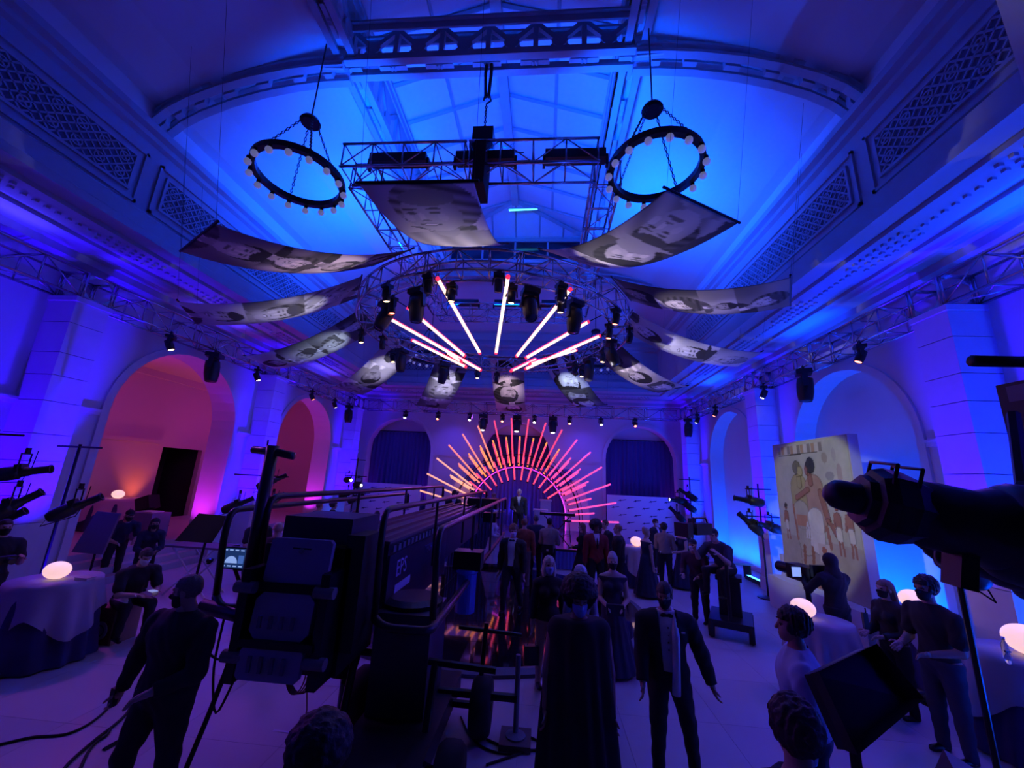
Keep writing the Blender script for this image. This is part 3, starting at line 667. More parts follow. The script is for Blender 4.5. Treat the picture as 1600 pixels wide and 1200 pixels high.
for th, sd, n, ti, lb, zo in ((90, 3, 3, COLR, 'colour portrait banner hanging at the far middle of the ring', 5.6), (60, 11, 2, BL, 'pale green photo banner at the far right of the ring', 5.75), (30, 5, 3, SEP, 'photo banner of three portraits right of the ring', 5.95), (0, 17, 3, GR, 'black and white portrait banner reaching towards the right truss', 6.0), (-30, 8, 4, SEP, 'sepia photo banner reaching the right cornice', 6.2), (-60, 21, 2, SEP, 'large portrait banner rising towards the right chandelier', 6.1), (-90, 14, 2, SEP, 'large sepia face banner nearest the camera under the near truss', 5.75), (-120, 9, 4, COLR, 'warm coloured photo banner under the left chandelier', 5.7), (-150, 27, 3, GR, 'dark grey photo banner with striped shirt portrait on the left', 5.65), (180, 31, 4, BL, 'pale photo banner pointing down towards the left truss', 5.6), (150, 33, 3, GR, 'grey photo banner at the far left of the ring', 5.55), (120, 40, 3, GR, 'dim photo banner left of the far middle banner', 5.5)):
    banner(th, sd, n, ti, lb, zo)
# ------------------------------------------------------------------ ring chandeliers
def chandelier(x, y, z, top, label, nb=16, R_=.74):
    t = thing('ring_chandelier', label, 'chandelier', (x, y, z), group='ring chandeliers')
    MB().lathe([(R_-.05, -.05), (R_+.05, -.05), (R_+.05, .06), (R_-.05, .06), (R_-.05, -.05)], 40, caps=False).build('iron_ring', BLKM, t)
    MB().lathe([(.02, 1.2), (.16, 1.2), (.19, 1.24), (.16, 1.3), (.03, 1.36)], 20).build('canopy_disc', BLKM, t)
    BM = mat('frosted_bulb', (.75, .75, .8), .35, emis=(.35, .38, .6), estr=.25)
    for i in range(nb):
        a = 2*pi*i/nb; c, s = cos(a), sin(a)
        so = MB().tube((c*(R_+.04), s*(R_+.04), -.04), (c*(R_+.04), s*(R_+.04), -.11), .035, 8).build('socket', BLKM, t)
        MB().sphere((c*(R_+.04), s*(R_+.04), -.15), .062, 10, 7).build('bulb', BM, so, True)
    for i in range(4):
        a = pi/4+pi/2*i; b = MB(); chain(b, (cos(a)*R_, sin(a)*R_, .05), (cos(a)*.14, sin(a)*.14, 1.22), .075, .008); b.build('chain', BLKM, t)
    MB().tube((0, 0, 1.34), (0, 0, top-z), .014, 6).build('suspension_rod', BLKM, t)
chandelier(-4.62, 5.8, 8.0, 11.2, 'black ring chandelier hanging at the near left')
chandelier(1.76, 5.8, 8.05, 11.2, 'black ring chandelier hanging at the near right')
chandelier(1.95, 15.0, 7.45, 11.1, 'small far ring chandelier behind the right banners')
chandelier(-4.75, 15.0, 7.45, 11.1, 'far ring chandelier half hidden behind the left banners')
# ------------------------------------------------------------------ curtains, stage and sunburst
def drape(u0, u1, z0, z1, fn, mt, name, parent=None, folds=14, amp=.06, nz=6, **tags):
    b = MB(); n = folds*6
    for j in range(nz+1):
        for i in range(n+1):
            t = i/n; a = amp*(1-.35*j/nz); b.v.append(fn(lerp(u0, u1, t), lerp(z0, z1, j/nz), a*sin(t*folds*2*pi+.5*sin(t*19))+.3*a*sin(t*folds*4.7+j*.15)))
    for j in range(nz):
        for i in range(n): k = j*(n+1)+i; b.f.append((k, k+1, k+n+2, k+n+1)); b.mi.append(0)
    return b.build(name, mt, parent, True, **tags)
CURT = mat('navy_velvet', (.05, .045, .16), .85); BLUEC = mat('blue_drape', (.1, .11, .42), .8)
for dx, nm in ((-6.33, 'left'), (0, 'middle'), (6.33, 'right')):
    t = thing('arch_curtain', 'dark navy pleated curtain filling the %s end wall arch' % nm, 'curtain', (CX+dx, YB+.5, 0), group='arch curtains')
    drape(-1.8, 1.8, 0, 5.05, lambda u, z, w: (u, w, z), CURT, 'curtain_cloth', t, 16, .07)
    MB().tube((-1.85, 0, 5.08), (1.85, 0, 5.08), .03, 8).build('curtain_rod', BLKM, t)
MB().box(XL-.8, XR+.6, YB+.72, YB+.8, 0, 6.9).build('wall_behind_curtains', WALL, kind='structure', label='wall closing the end arches behind the curtains')
SC = Vector((-1.15, 0, 1.12)); SZ = .62
st = thing('stage_platform', 'low stage with blue pleated skirt at the end of the hall', 'stage', (SC.x, 17, 0))
MB().box(-3.9, 3.25, -3, 3.2, .5, SZ).build('deck', mat('stage_deck', (.16, .13, .3), .25), st)
MB().box(-3.85, 3.2, -2.9, 3.1, 0, .5).build('substructure', BLACK, st)
drape(-3.92, 3.27, .01, .56, lambda u, z, w: (u, -3.02+w*.5, z), BLUEC, 'front_skirt', st, 60, .05, 2)
drape(-3, 3.2, .01, .56, lambda u, z, w: (3.3+w*.5, u, z), BLUEC, 'side_skirt', st, 50, .05, 2)
b = MB(); b.box(-3.9, 3.25, -3.02, -2.98, .56, .63)
b.build('deck_edge', BLACK, st)
# white wings cut to the outline of a pool of light, beside an arch
wd = thing('light_pool_wings', 'white wing panels shaped as a pool of light flanking a magenta edged arch behind the sunburst', 'backdrop', (SC.x, 19.3, SZ), group=None)
b = MB(); n = 48; Ro, Ri = 3.35, 2.25
O = [(Ro*cos(pi*i/n), .5+Ro*sin(pi*i/n)) for i in range(n+1)]; I = [(Ri*cos(pi*i/n), .5+Ri*sin(pi*i/n)) for i in range(n+1)]
O = [(Ro, 0)]+O+[(-Ro, 0)]; I = [(Ri, 0)]+I+[(-Ri, 0)]
for i in range(len(O)-1):
    if O[i][1] < 2.35: b.prism([O[i], O[i+1], I[i+1], I[i]], lambda u, v, e: (u, e, v), -.05, .05)
b.build('panel', mat('light_pool_white', (.8, .8, .82), .6), wd)
MB().path([(x*1.0, -.07, z) for x, z in I], .018, 6).build('magenta_edge_light', mat('magenta_strip', (.9, .05, .9), emis=(.8, .05, 1), estr=2.2), wd)
drape(SC.x-2.6, SC.x+2.6, SZ, 3.4, lambda u, z, w: (u, 20.0+w, z), BLUEC, 'blue_backcloth', None, 26, .07, label='bright blue pleated cloth hanging inside the backdrop arch', cat='curtain')
light('backcloth_light', 'SPOT', (SC.x, 19.55, .75), 60, (.1, .05, 1), (SC.x, 20.05, 3), .1, 120, .9)
# sunburst tubes on thin arcs
def sun_col(a):
    t = a/pi
    return (1, .08, .3) if t < .3 else (1, .06, .14) if t < .62 else (1, .24, .15) if t < .8 else (1, .4, .24)
def ray_tube(a, r0, r1, y, col, st, label):
    d = Vector((cos(a), 0, sin(a))); p = SC+d*r0; q = SC+d*r1; p.y = q.y = y
    t = thing('sunburst_tube', label, 'light', p, group='sunburst LED tubes'); e = q-p; u = e.normalized()
    MB().tube(u*.06, e, .036, 8).build('glowing_tube', mat('ray_%.2f_%.2f_%s' % (col[1], col[2], st), col, .3, emis=col, estr=st), t, True)
    MB().tube((0, 0, 0), u*.06, .042, 8).build('end_cap', BLKM, t)
k = 0
for i in range(17):
    a = radians(1.5+i*10.35); ray_tube(a, 2.3, 4.4, 17.8, sun_col(a), 1.25, 'long outer sunburst tube, %d of seventeen from the right' % (i+1) if False else 'long outer ray of the sunburst, %s from the %s' % ((ORD+['middle'])[i if i < 8 else 16-i if i > 8 else 14], 'right' if i < 8 else 'left' if i > 8 else 'top') if i != 8 else 'middle long outer ray of the sunburst')
for i in range(16):
    a = radians(6.7+i*10.35); ray_tube(a, 2.35, 3.45, 18.15, sun_col(a), 1.2, 'short ray between the long outer rays, %s from the %s' % (ORD[i if i < 8 else 15-i], 'right' if i < 8 else 'left'))
for i in range(13):
    a = radians(28+i*10.35); ray_tube(a, 2.25, 3.7, 19.0, (1, .3, .06) if 2 < i < 11 else sun_col(a), 1.3, 'orange inner ray of the sunburst before the arch, %s from the right' % ORD[i])
for i in range(12):
    a = radians(33+i*10.35); ray_tube(a, 1.6, 2.7, 18.7, (1, .07, .16), 1.3, 'low inner red ray of the sunburst, %s from the right' % ORD[i])
for r, y, lb in ((2.75, 17.84, 'front'), (2.8, 18.19, 'second'), (3.0, 19.04, 'rear'), (2.15, 18.74, 'small inner')):
    t = thing('sunburst_hoop', '%s thin metal hoop carrying the sunburst rays' % lb, 'frame', (SC.x, y, SZ), group='sunburst hoops')
    MB().path([(r*cos(pi*i/40), 0, SC.z-SZ+r*sin(pi*i/40)) for i in range(41)], .018, 6).build('hoop', BLKM, t, True)
    for s in (-1, 1): MB().tube((s*r, 0, 0), (s*r, 0, SC.z-SZ), .018, 6).build('foot', BLKM, t)
# step and repeat walls with dark emblem marks
PW = mat('white_vinyl', (.75, .75, .78), .5); INK = mat('dark_ink', (.04, .04, .09), .6)
for x0, x1, nm in ((-9.35, -6.15, 'left'), (3.15, 6.6, 'right')):
    t = thing('logo_wall', 'white press wall with rows of small dark emblems before the %s arch' % nm, 'backdrop', ((x0+x1)/2, 20.25, 0), group='press walls')
    w = x1-x0; MB().box(-w/2, w/2, 0, .05, .02, 2.28).build('vinyl_panel', PW, t)
    for i in (-1, 1): MB().box(i*w/2-.03, i*w/2+.03, .05, .5, 0, .05).build('foot', BLKM, t)
    mk = MB()
    mk.prism([(-.2, -.02), (.14, .0), (.2, .03), (.02, .025), (-.16, .02)], lambda u, v, e: (u, e, v), -.006, 0)
    mk.prism([(-.13, .05), (-.09, -.06), (-.06, .04)], lambda u, v, e: (u, e, v), -.006, 0)
    mm = mk.mesh('emblem', INK)
    for r in range(6):
        for c in range(5):
            x = -w/2+.4+c*.72+(.34 if r % 2 else 0)
            if x < w/2-.2: link(mm, 'emblem', t, (x, 0, .35+r*.34), (0, radians(-7), 0))
# keyboard on an X stand, stool, white lectern boxes
kb = thing('keyboard', 'black stage piano lying on an X stand at the stage edge', 'keyboard', (.55, 14.75, SZ+1.0))
MB().box(-.62, .62, -.15, .15, 0, .09).build('case', BLACK, kb); MB().box(-.56, .56, -.14, -.02, .09, .1).build('keys', mat('ivory_keys', (.7, .7, .72), .3), kb)
ks = thing('keyboard_stand', 'black folding X stand under the stage piano', 'stand', (.55, 14.75, SZ))
for s in (-1, 1):
    MB().tube((-s*.42, s*.03, 0), (s*.42, s*.03, .95), .018, 8).build('cross_leg', BLKM, ks)
    MB().tube((s*.45, -.2, .965), (s*.45, .2, .965), .018, 6).build('top_bar', BLKM, ks); MB().tube((s*.45, -.2, .02), (s*.45, .2, .02), .018, 6).build('foot_bar', BLKM, ks)
so = thing('bar_stool', 'slim black stool behind the stage piano', 'stool', (.95, 15.6, SZ))
MB().lathe([(.15, .72), (.17, .74), (.17, .77), (.14, .79)], 16).build('seat', BLACK, so)
for i in range(4): a = pi/4+i*pi/2; MB().tube((.1*cos(a), .1*sin(a), .73), (.2*cos(a), .2*sin(a), 0), .012, 6).build('leg', BLKM, so)
MB().path([(.17*cos(2*pi*i/12), .17*sin(2*pi*i/12), .25) for i in range(12)], .01, 5, closed=True).build('foot_ring', BLKM, so)
WB = mat('white_box', (.72, .72, .74), .5)
le = thing('white_plinth', 'white boxy lectern standing left of the stage piano', 'lectern', (-.05, 16.4, SZ))
MB().box(-.25, .25, -.25, .25, 0, 1.0).build('body', WB, le); MB().box(-.29, .29, -.29, .29, 1.0, 1.06).build('top', WB, le)
le = thing('white_plinth', 'taller white plinth behind the lectern', 'plinth', (.15, 17.3, SZ))
MB().box(-.22, .22, -.22, .22, 0, 1.35).build('body', WB, le); MB().box(-.25, .25, -.25, .25, 1.35, 1.4).build('top', WB, le)
# draped booth for the players
bo = thing('draped_booth', 'tall navy draped booth at the left front of the stage', 'booth', (-2.3, 13.55, 0))
MB().box(-.62, .62, -.15, .37, 1.78, 1.84).build('top', mat('booth_top', (.06, .05, .14), .5), bo)
drape(-.65, .65, .01, 1.8, lambda u, z, w: (u, -.2+w, z), CURT, 'front_cloth', bo, 14, .04, 3); drape(-.2, .4, .01, 1.8, lambda u, z, w: (.66+w, u, z), BLUEC, 'side_cloth', bo, 8, .04, 3); drape(-.2, .4, .01, 1.8, lambda u, z, w: (-.66+w, u, z), CURT, 'side_cloth', bo, 8, .04, 3)
mx = thing('mixing_desk', 'small red lit mixing desk on the draped booth', 'mixer', (-2.25, 13.6, 1.84))
MB().box(-.4, .4, -.12, .18, 0, .07).build('case', BLACK, mx)
for i in range(6): MB().box(-.36+i*.13, -.28+i*.13, -.1, .12, .07, .075).build('lit_strip', mat('red_glow', (1, .2, .1), emis=(1, .15, .08), estr=1.5), mx)
# ------------------------------------------------------------------ mirror black dance floor
DC, DR = Vector((-1.2, 9.95)), 3.4
df = thing('dance_floor', 'round raised floor of black mirror panels under the ring', 'dance floor', (DC.x, DC.y, 0))
MIR = mat('black_mirror', (.012, .01, .014), .06, coat=.3, spec=.9)
b = MB(); b.lathe([(DR+.16, 0), (DR+.16, .05), (DR+.06, .09), (DR, .09), (DR, 0)], 72, caps=False); b.build('rim', mat('dark_rim', (.09, .085, .12), .45), df)
MB().lathe([(DR, .01), (DR, .07)], 64).build('bed', mat('panel_joint', (.5, .5, .55), .4), df)
circ = [(DR*cos(2*pi*i/96), DR*sin(2*pi*i/96)) for i in range(96)]
def clip(poly, x0, x1, y0, y1):
    for ax, lim, s in ((0, x0, 1), (0, x1, -1), (1, y0, 1), (1, y1, -1)):
        out = []
        for i in range(len(poly)):
            a, c = poly[i-1], poly[i]; da, dc = (a[ax]-lim)*s, (c[ax]-lim)*s
            if (da >= 0) != (dc >= 0): t = da/(da-dc); out.append((lerp(a[0], c[0], t), lerp(a[1], c[1], t)))
            if dc >= 0: out.append(c)
        poly = out
        if not poly: return []
    return poly
for i in range(3):
    for j in range(7):
        x0 = -3.6+i*2.4; y0 = -3.5+j*1.0; P = clip(circ, x0+.006, x0+2.394, y0+.006, y0+.994)
        if len(P) > 2: MB().prism(P, lambda u, v, e: (u, v, e), .07, .09).build('mirror_panel', MIR, df)
# ------------------------------------------------------------------ painted stone panel on its plinth
ep = thing('painted_relief', 'large ancient painted stone panel with two embracing figures on a plinth', 'relief', (6.2, 9.95, .74))
NU, NV = 150, 180
def relief_paint():
    U, V = np.meshgrid(np.linspace(0, 1, NU+1), np.linspace(0, 1, NV+1), indexing='ij'); x = U*2.7; z = V*3.28
    rs = np.random.RandomState(4)
    n = np.zeros(U.shape)
    for f, am in ((5, .5), (11, .3), (23, .25), (50, .2)):
        g = rs.rand(f+2, f+2); a, b_ = U*f, V*f; i, j = a.astype(int), b_.astype(int); fa, fb2 = a-i, b_-j
        n += am*((g[i, j]*(1-fa)+g[i+1, j]*fa)*(1-fb2)+(g[i, j+1]*(1-fa)+g[i+1, j+1]*fa)*fb2-.5)
    n *= .17
    C = np.ones(U.shape+(3,))*np.array((.46, .44, .33)); C[z < 1.05] = (.42, .36, .27)
    H = np.zeros(U.shape)
    def put(m_, c, h=0.0):
        nonlocal C, H
        C[m_] = c; H[m_] += h
        er = m_.copy(); er[1:] &= m_[:-1]; er[:-1] &= m_[1:]; er[:, 1:] &= m_[:, :-1]; er[:, :-1] &= m_[:, 1:]
        if h: C[m_ & ~er] = np.array(c)*.45
    def el(x0, z0, rx, rz, a=0):
        dx, dz = x-x0, z-z0; c, s = cos(a), sin(a); return ((dx*c+dz*s)/rx)**2+((-dx*s+dz*c)/rz)**2 < 1
    def seg(xa, za, xb, zb, r):
        t = np.clip(((x-xa)*(xb-xa)+(z-za)*(zb-za))/((xb-xa)**2+(zb-za)**2), 0, 1); return (x-xa-t*(xb-xa))**2+(z-za-t*(zb-za))**2 < r*r
    RED_, OC, WH, DK, BG = (.34, .16, .11), (.4, .34, .16), (.62, .58, .48), (.07, .06, .05), (.52, .46, .33)
    for i in range(13): put((x > .25+i*.13) & (x < .36+i*.13) & (z > 3.0) & (z < 3.2), ((.25, .22, .17), (.42, .27, .16), (.55, .5, .38))[i % 3])
    put(seg(.25, 2.97, 1.75, 2.99, .012), DK)
    put(el(1.95, 2.85, .09, .12), (.35, .3, .22)); put(el(2.25, 2.9, .06, .15), (.4, .36, .3)); put(el(2.05, 2.45, .13, .1), (.3, .28, .24)); put(el(2.35, 2.5, .08, .2), (.38, .3, .24))
    # left (ochre) and right (red) large figure facing each other
    put(seg(.95, 2.2, .95, 1.55, .32), OC, .01); put(seg(1.0, 2.45, 1.0, 2.25, .09), OC, .01); put(el(1.0, 2.6, .13, .17), OC, .012); put(el(.94, 2.66, .16, .17), (.2, .18, .12), .012); put(el(1.08, 2.57, .09, .12), OC, .013)
    put(seg(.95, 1.6, 1.0, .95, .3), (.44, .4, .28), .008)
    put(seg(1.5, 2.2, 1.52, 1.5, .3), (.42, .27, .19), .012); put(seg(1.4, 2.5, 1.42, 2.3, .085), RED_, .012); put(el(1.36, 2.62, .12, .17), RED_, .013); put(el(1.46, 2.7, .15, .19), (.05, .05, .06), .013); put(el(1.32, 2.57, .08, .11), RED_, .013)
    put(seg(1.3, 2.15, .85, 1.95, .07), RED_, .015); put(seg(1.7, 2.1, 1.85, 1.5, .08), RED_, .013); put(seg(1.85, 1.5, 2.05, 1.2, .06), RED_, .012)
    put(seg(1.45, 1.5, 1.4, 1.0, .26), WH, .01); put(seg(1.75, 1.35, 1.8, .95, .05), RED_)
    put(seg(.65, 1.75, .7, 1.0, .05), (.4, .18, .1)); put((x > .75) & (x < 1.15) & (z > 1.3) & (z < 1.55), (.48, .25, .14)); put((np.abs(x-1.12) < (1.45-z)*.35) & (z > 1.05) & (z < 1.45), (.66, .64, .56))
    for i in range(6): put(seg(.72+i*.09, 1.0, .75+i*.09, 1.3, .012), (.4, .36, .26))
    for fx, fz, s in ((.32, 1.35, .8), (2.12, 1.35, 1.0), (2.45, 1.35, 1.0)):
        put(seg(fx, fz+.25*s, fx, fz+.05*s, .1*s), RED_, .008); put(el(fx, fz+.46*s, .07*s, .09*s), (.3, .1, .06), .008); put(el(fx, fz+.5*s, .08*s, .07*s), DK)
        put(seg(fx, fz-.02*s, fx, fz-.2*s, .09*s), WH, .006); put(seg(fx-.04, fz-.25*s, fx-.05, fz-.5*s, .028*s), RED_); put(seg(fx+.04, fz-.25*s, fx+.06, fz-.5*s, .028*s), RED_); put(seg(fx-.09*s, fz+.3*s, fx-.14*s, fz, .03*s), RED_)
    for fx in (.85, 1.15): put(seg(fx, .5, fx+.06, .85, .05), (.3, .14, .08))
    put((x > 1.4) & (x < 1.75) & (z > .6) & (z < 1.0), (.55, .48, .36)); put(el(1.58, .85, .07, .09), (.38, .14, .08))
    put(seg(1.0, .12, 1.6, .12, .1), (.36, .16, .11)); put(seg(.7, .05, .75, .9, .008), (.25, .2, .12))
    C = np.clip(C*(1+n[..., None]*2.2), 0, 1)
    edge = (x < .03) | (x > 2.67) | (z < .03) | (z > 3.25); C[edge] = (.4, .36, .3)
    return C, H+n*.012
C_, H_ = relief_paint()
v = [(-.001-float(H_[i, j]), -(i/NU-.5)*2.7, j/NV*3.28) for i in range(NU+1) for j in range(NV+1)]
f = [(i*(NV+1)+j, i*(NV+1)+j+1, (i+1)*(NV+1)+j+1, (i+1)*(NV+1)+j) for i in range(NU) for j in range(NV)]
me = bpy.data.meshes.new('carved_face'); me.from_pydata(v, [], f); me.materials.append(vcol_mat('painted_limestone', .85, spec=.2))
ca = me.color_attributes.new('paint', 'FLOAT_COLOR', 'POINT'); ca.data.foreach_set('color', np.concatenate([C_.reshape(-1, 3), np.ones(((NU+1)*(NV+1), 1))], 1).ravel().astype(np.float32))
me.polygons.foreach_set('use_smooth', [True]*len(f)); link(me, 'carved_face', ep)
MB().box(.004, .2, -1.36, 1.36, 0, 3.29).build('stone_slab', STONE, ep)
MB().box(-.35, .55, -1.62, 1.55, -.74, 0).box(.0, .5, 1.38, 1.55, 0, .5).build('plinth', mat('plinth_paint', (.6, .58, .62), .6), ep)
light('relief_spot', 'SPOT', (.8, 6.2, 5.9), 700, (.85, 1, .72), (6.15, 9.95, 2.5), .08, 27, .25)
# ------------------------------------------------------------------ cocktail tables and egg lamps
CLOTH = mat('pale_satin', (.36, .34, .42), .45, noise=.06, nscale=3); DARKC = mat('navy_cloth', (.035, .03, .11), .8)
def cloth_lathe(R, h, drop, flare, n, seed, square=False):
    b = MB(); N = 96; rows = 9
    b.v.append((0, 0, h)); ring = []
    for j in range(rows+1):
        for i in range(N):
            a = 2*pi*i/N
            if j == 0: r, z = R, h
            else:
                t = j/rows; dd = drop
                if square: dd = drop*(.55+.45*abs(cos(2*a+.4))**1.5)
                r = R+flare*t*(dd/drop)+t*.045*sin(n*a+seed+1.2*sin(a*3)); z = h-dd*t
            b.v.append((r*cos(a), r*sin(a), z))
    b.f += [(0, 1+i, 1+(i+1) % N) for i in range(N)]
    for j in range(rows):
        for i in range(N): p = 1+j*N; b.f.append((p+i, p+N+i, p+N+(i+1) % N, p+(i+1) % N))
    b.mi = [0]*len(b.f); return b
def table(x, y, R, label, lampdx, h=1.05, over=CLOTH, lamp_label=None, lr=.19, rz=0, lamp=True, z0=0):
    t = thing('cocktail_table', label, 'table', (x, y, z0), rz, group='cloth covered cocktail tables')
    MB().lathe([(R-.02, h-.03), (R-.02, h-.004)], 40).build('top', BLACK, t); MB().tube((0, 0, .02), (0, 0, h-.03), .04, 10).build('post', BLKM, t); MB().lathe([(.3, .0), (.3, .02), (.05, .05)], 24).build('base', BLKM, t)
    c = cloth_lathe(R, h-.001, h-.02, .13, 13, x).build('under_cloth', DARKC, None, True, label='navy floor length cloth under '+label.split(' ', 1)[1] if False else None)
    c.parent = t
    o = cloth_lathe(R+.008, h+.004, .72, .14, 11, y, True).build('over_cloth', over, t, True)
    if lamp:
        l = thing('egg_lamp', lamp_label, 'lamp', (x+lampdx[0], y+lampdx[1], z0+h+.006), group='glowing pebble lamps')
        MB().sphere((0, 0, lr*.78), (lr, lr, lr*.78), 28, 18, M=Matrix.Rotation(radians(8), 3, 'Y')).build('glass_shade', mat('warm_egg', (1, .8, .75), .3, emis=(1, .6, .55), estr=.95), l, True)
        MB().lathe([(lr*.3, 0), (lr*.3, .03)], 16).build('foot', WB, l)
        light('egg_lamp_light', 'POINT', (x+lampdx[0], y+lampdx[1], z0+h+.75), .9, (1, .6, .55), size=.15)
table(-7.12, 5.8, .5, 'round cocktail table with pale cloth at the lower left', (0, -.02), lamp_label='glowing pink egg lamp on the lower left table', lr=.15)
table(4.02, 6.6, .38, 'round cocktail table under the painted panel', (-.18, .06), lamp_label='glowing egg lamp beside the seated camera at right', lr=.155)
table(5.8, 5.75, .52, 'round cocktail table at the right edge of the view', (.03, .0), lamp_label='glowing egg lamp at the right edge', lr=.21)
table(6.1, 7.6, .38, 'round cocktail table behind the man in the black shirt', (-.05, -.1), lamp_label='egg lamp half hidden behind the masked man at right', lr=.19)
table(2.75, 12.6, .36, 'slim cocktail table with rose cloth among the guests', (.05, 0), over=mat('rose_satin', (.6, .42, .45), .4), lamp_label='round glowing lamp among the guests before the right arch', lr=.17)
table(at(181, 770, Y=12.6).x, 12.6, .75, 'striped cloth table in the pink side room', (.1, 0), h=.95, over=mat('rose_satin', (.6, .42, .45), .4), lamp_label='egg lamp on the table in the side room', lr=.17, z0=.6)
table(-6.9, 11.6, .4, 'cocktail table behind the camera crane', (0, 0), lamp_label='egg lamp glimpsed behind the crane', lr=.2)
# ------------------------------------------------------------------ camera crane
NAVY = mat('dark_blue_paint', (.028, .026, .06), .4); SEATM = mat('grey_blue_vinyl', (.3, .28, .42), .5); RAILM = mat('crane_rail', (.05, .04, .05), .3, .4)
cr = thing('camera_crane', 'long black telescopic camera crane with hand rails reaching towards the stage', 'camera crane')
Yc = 4.1
def P_(x, y, Y=Yc): return at(x, y, Y=Y)
def rnd(pts, r=.09, n=4):
    """polyline with rounded corners"""
    out = [Vector(pts[0])]
    for a, b, c in zip(pts, pts[1:], pts[2:]):
        a, b, c = Vector(a), Vector(b), Vector(c); u = (a-b).normalized(); w = (c-b).normalized(); p, q = b+u*r, b+w*r
        for i in range(n+1): t = i/n; out.append((1-t)**2*p+2*t*(1-t)*b+t*t*q)
    return out+[Vector(pts[-1])]
# hand rails run level towards the stage: (x, z) of each line, near end and far end
xA, xB, xC, xD = -3.28, -2.86, -1.6, -1.02
def hrail(x, z, y0, y1, zb, label='hand_rail'):
    MB().path(rnd([(x, y0+.06, zb), (x, y0, z-.25), (x, y0+.02, z), (x, y1, z), (x, y1, z-.3)], .12), .034, 10).build(label, RAILM, cr, True)
hrail(xA, 2.34, Yc, 9.8, 1.5); hrail(xB, 2.5, Yc, 11.6, 1.45); hrail(xC, 2.43, Yc, 11.6, 1.42); hrail(xD, 2.27, Yc, 11.4, 1.45)
MB().path(rnd([(xC, Yc+.06, 1.42), (xC+.1, Yc, 1.36), (xD, Yc, 1.36), (xD, 11.3, 1.36)], .12), .04, 10).build('lower_rail', RAILM, cr, True)
MB().path(rnd([(xA, Yc+.06, 1.5), (xA+.1, Yc, 1.42), (xB, Yc+.02, 1.42)], .1), .04, 10).build('lower_rail', RAILM, cr, True)
for y in (6.2, 8.4, 10.6):
    for x, z in ((xC, 2.43), (xB, 2.5)): MB().tube((x, y, z), (x, y, 1.5), .022, 8).build('rail_post', RAILM, cr)
    MB().tube((xD, y, 2.27), (xD, y, 1.36), .022, 8).build('rail_post', RAILM, cr)
# main arm: box beam with ladder edge, top rails and lettered side panel
bx0, bx1, bz0, bz1 = -2.5, -1.72, 1.35, 2.02
MB().box(bx0, bx1, Yc+.55, 11.2, bz0, bz1).build('arm_beam', NAVY, cr)
MB().box(bx0-.02, bx1+.03, Yc+.5, 8.6, bz1, bz1+.03).build('arm_top_plate', mat('worn_top', (.1, .07, .12), .35), cr)
for x in (bx0+.05, bx0+.25, bx1-.25, bx1-.05): MB().box(x-.018, x+.018, Yc+.5, 11.2, bz1+.03, bz1+.07).build('top_track', mat('bronze_track', (.22, .12, .14), .3, .6), cr)
for i in range(26): MB().box(bx1+.03, bx1+.045, Yc+.6+i*.16, Yc+.68+i*.16, bz1-.1, bz1-.03).build('track_tooth', mat('tooth', (.2, .19, .3), .4), cr)
MB().box(bx1+.01, bx1+.03, Yc+.55, 7.4, bz0-.2, bz1-.13).build('side_panel', mat('panel_navy', (.02, .018, .06), .3), cr)
def text_mesh(s, size, mt, name, parent, M, ext=.003, label=None):
    c = bpy.data.curves.new(name, 'FONT'); c.body = s; c.size = size; c.extrude = ext; c.align_x = 'LEFT'; c.resolution_u = 2
    o = bpy.data.objects.new(name, c); COL.objects.link(o); dg = bpy.context.evaluated_depsgraph_get(); me = bpy.data.meshes.new_from_object(o.evaluated_get(dg)); bpy.data.objects.remove(o)
    me.materials.clear(); me.materials.append(mt); q = link(me, name, parent); q.matrix_local = M; return q
LET = mat('pale_lettering', (.42, .4, .7), .5)
Mside = Matrix(((0, 0, 1, bx1+.034), (1, 0, 0, Yc+.78), (0, 1, 0, 1.62), (0, 0, 0, 1)))
text_mesh('EPS', .26, LET, 'lettering', cr, Mside)
text_mesh('TECHNO', .15, mat('dim_lettering', (.12, .14, .4), .5), 'lettering', cr, Matrix.Translation((0, 1.15, .07))@Mside)
for i, (dz, L) in enumerate(((-.12, .55), (-.28, .65))): MB().box(bx1+.03, bx1+.036, Yc+.8, Yc+.8+L, 1.62+dz-.06, 1.62+dz-.0+(.03 if i == 0 else -.02)).build('name_strip', LET, cr)
# rear bucket: tilted grey panels, clamps, black box
def panel(x0, x1, y, z0, z1, tilt, nm, mt, th=.05, bev=.03):
    b = MB(); w = x1-x0; h = z1-z0; pts = [(0, bev), (bev, 0), (w-bev, 0), (w, bev), (w, h-bev), (w-bev, h), (bev, h), (0, h-bev)]
    b.prism(pts, lambda u, v, e: (x0+u, y+e+v*tilt, z0+v), 0, th); return b.build(nm, mt, cr)
panel(-2.52, -1.92, 3.72, 1.78, 2.16, .12, 'back_panel', SEATM); panel(-2.53, -1.98, 3.66, 1.34, 1.72, .12, 'seat_panel', SEATM, .12, .07); panel(-2.54, -1.98, 3.6, 1.06, 1.3, .12, 'lower_panel', SEATM)
MB().box(-2.56, -1.92, 3.7, 3.86, 1.71, 1.79).build('bucket_bar', BLKM, cr); MB().box(-2.58, -1.9, 3.62, 3.8, 1.29, 1.35).build('bucket_bar', BLKM, cr)
MB().box(-2.3, -2.12, 3.755, 3.765, 2.04, 2.085).build('handle_slot', BLACK, cr); MB().sphere((-2.21, 3.75, 2.06), .025, 10, 6).build('knob', GREYP, cr)
